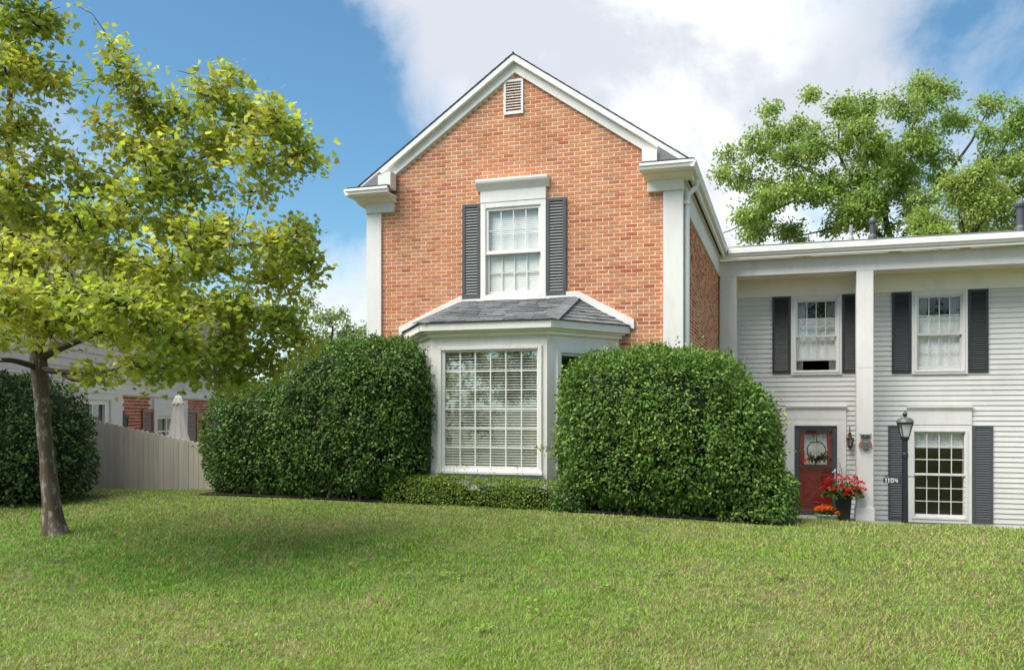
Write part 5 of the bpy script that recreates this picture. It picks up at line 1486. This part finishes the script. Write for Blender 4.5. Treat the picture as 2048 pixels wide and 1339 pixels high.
# local x runs along the wall, local y points back into the house
def nb(name, m_, *boxes, parent=None):
    b__ = MB()
    for q in boxes: b__.box(*q)
    return b__.build(name, m_, parent or nh)
FRZ = 2.02
nops = [(3.0, 5.0, -.4, 1.90), (8.25, 11.05, .3, 1.52)]
segs = [(-3.0, 3.0), (5.0, 8.25), (11.05, 20.0)]
nwall = nb('brick_wall', M_mortar, *[(a, b, .012, .2, -.8, FRZ) for a, b in segs], (3.0, 5.0, .012, .2, 1.90, FRZ), (8.25, 11.05, .012, .2, 1.52, FRZ), (8.25, 11.05, .012, .2, -.8, .3))
rest = MB(); z = .2; row = 0
BPN, CHN = .30, .082
while z < FRZ - .03:
    x = -3 + (row % 2) * BPN / 2
    while x < 20:
        a, b = x, x + BPN - .040; x += BPN
        if (a < 5.75 and b > 2.2) or (a < 11.3 and b > 8.05): continue
        if a > 14.5: continue
        rest.cur = random.choice([(.40, .115, .07), (.36, .09, .058), (.44, .15, .085), (.32, .085, .06)])
        rest.add([(a, .013, z), (b, .013, z), (b, .013, z + CHN - .016), (a, .013, z + CHN - .016), (a, 0, z), (b, 0, z), (b, 0, z + CHN - .016), (a, 0, z + CHN - .016)], [(4, 7, 6, 5), (0, 4, 5, 1), (3, 2, 6, 7), (1, 5, 6, 2), (0, 3, 7, 4)])
    z += CHN; row += 1
o = rest.build('brick_field', M_brick, nwall); tag(o, kind='stuff')
nb('frieze_board', M_ntrim, (-3, 20, -.05, .02, FRZ, FRZ + .30))
nb('belt_moulding', M_ntrim, (-3, 20, -.08, -.0501, FRZ + .27, FRZ + .32))
nsw = nb('upper_wall', M_nsiding, (-3, 20, .03, .2, FRZ + .30, 4.9))
z = FRZ + .33
while z < 4.86:
    b__ = MB(); b__.prism([(.029, z), (-.012, z), (.012, z + .172), (.029, z + .172)], -3, 20, lambda p, q, t: (t, p, q)); b__.build('siding_board', M_nsiding, nsw); z += .17
nb('eave', M_ntrim, (-3.2, 20.2, -.35, .25, 4.9, 5.05))
b__ = MB(); b__.prism([(-.42, 5.05), (-.42, 5.09), (4.0, 7.4), (8.4, 5.09), (8.4, 5.05)], -3.3, 20.3, lambda p, q, t: (t, p, q)); b__.build('roof', M_nroof, nh)
nb('end_wall', M_nsiding, (19.8, 20, .2, 8, -.8, 4.9), (-3, -2.8, .2005, 8, -.8, 4.9), (-2.98, 19.98, .0305, .1995, FRZ + .001, FRZ + .299))
nb('door_surround', M_ntrim, (2.2, 3.0, -.04, .02, -.5, FRZ - .001), (5.0, 5.75, -.04, .02, -.5, FRZ - .001), (3.0, 5.0, -.04, .02, 1.88, FRZ - .001))
nb('patio_door', M_white, (4.75, 5.0, .0, .06, -.4, 1.88), (3.0, 3.2, 0, .06, -.4, 1.88), (3.2, 4.75, .0, .06, 1.78, 1.88), (4.0, 4.05, .0, .06, -.4, 1.78), (3.2, 4.75, .002, .058, 1.35, 1.39), (3.2, 4.75, .002, .058, .85, .89))
nb('pane', M_glass, (3.2, 4.75, .065, .07, -.4, 1.78))
nw = nb('window', M_ntrim, (8.1, 8.35, -.05, .04, .1, 1.95), (11.0, 11.25, -.05, .04, .1, 1.95), (8.35, 11.0, -.045, .04, 1.52, 1.95), (8.35, 11.0, -.045, .04, .1, .3))
nb('muntin', M_white, (8.35, 8.48, .0, .05, .3, 1.52), (10.9, 11.0, .0, .05, .3, 1.52), (8.48, 10.9, .0, .05, 1.44, 1.52), (9.30, 9.36, .0, .05, .3, 1.44), (10.05, 10.11, 0, .05, .3, 1.44), (8.48, 10.9, .002, .048, 1.08, 1.12), (8.48, 10.9, .002, .048, .7, .74), parent=nw)
nb('pane', M_glass, (8.48, 10.9, .052, .057, .3, 1.44), parent=nw)
b__ = MB(); b__.add([(2.5, .21, -.6), (12, .21, -.6), (12, 3, -.6), (2.5, 3, -.6), (2.5, .21, 2.2), (12, .21, 2.2), (12, 3, 2.2), (2.5, 3, 2.2)], [(0, 1, 2, 3), (4, 7, 6, 5), (1, 5, 6, 2), (2, 6, 7, 3), (3, 7, 4, 0)]); b__.build('room', M_dark, nh)
for a, b in ((7.22, 8.09), (11.27, 12.44)):
    f = MB(); ring(f, a, b, .25, 1.70, .10, -.04, -.001); s_ = f.build('shutter', M_brown, nh)
    sm = MB(); pz = 1.25 / 20; sm.prism_x([(-.004, pz * .8), (-.01, pz * .95), (-.032, pz * .25), (-.026, pz * .1)], a + .10, b - .10); sm = sm.mesh('slat', M_brown)
    for k in range(20): link('slat', sm, s_, loc=(0, 0, .35 + k * pz))
nl = thing('wall_lantern', 'small dark square lantern on the brick wall of the left house', 'lantern', (-14.86, 16.55, 1.42))
b_ = MB(); b_.lathe([(.02, .20), (.05, .17), (.13, .10), (.14, .08)], 4, phase=pi / 4); b_.build('cap', M_post, nl)
b_ = MB()
for k in range(4): b_.tube([(.12 * cos(pi / 4 + k * pi / 2), .12 * sin(pi / 4 + k * pi / 2), .08), (.10 * cos(pi / 4 + k * pi / 2), .10 * sin(pi / 4 + k * pi / 2), -.12)], .012, 5)
b_.lathe([(.12, -.12), (.12, -.15), (.03, -.17)], 4, phase=pi / 4); b_.build('cage', M_post, nl)
b_ = MB(); b_.lathe([(.11, .078), (.09, -.118)], 4, phase=pi / 4); b_.build('glass', mat('teal_glass', (.06, .10, .11), .15, .1), nl)
b_ = MB(); b_.bar((0, 0, .0), (-.30, -.12, .0), .03, .05); b_.build('bracket', M_post, nl)

# ------------------------------------------------------------------ small fallen leaves on the grass
for (x_, y_) in [(-6.6, 6.5), (-5.3, 7.3), (-4.2, 6.6), (-6.0, 5.2), (-3.0, 5.1)]:
    k = 1; zc = float(ground_z(np.array([x_]), np.array([y_]))[0]) + .05
    o = scatter('fallen_leaf', MAPLE[0], MAPLE[1], np.zeros((1, 3)), rand_unit(1) * np.array([[1, 1, .2]]), np.array([[.2 * rng.normal(), .2 * rng.normal() - .3, 1]]), np.array([.055]), np.array([[.36, .19, .08]]) * rng.uniform(.6, 1.2), M_maple)
    o.location = (x_, y_, zc)
    tag(o, 'small curled orange-brown maple leaf lying on the grass', 'leaf', 'fallen maple leaves on the lawn')
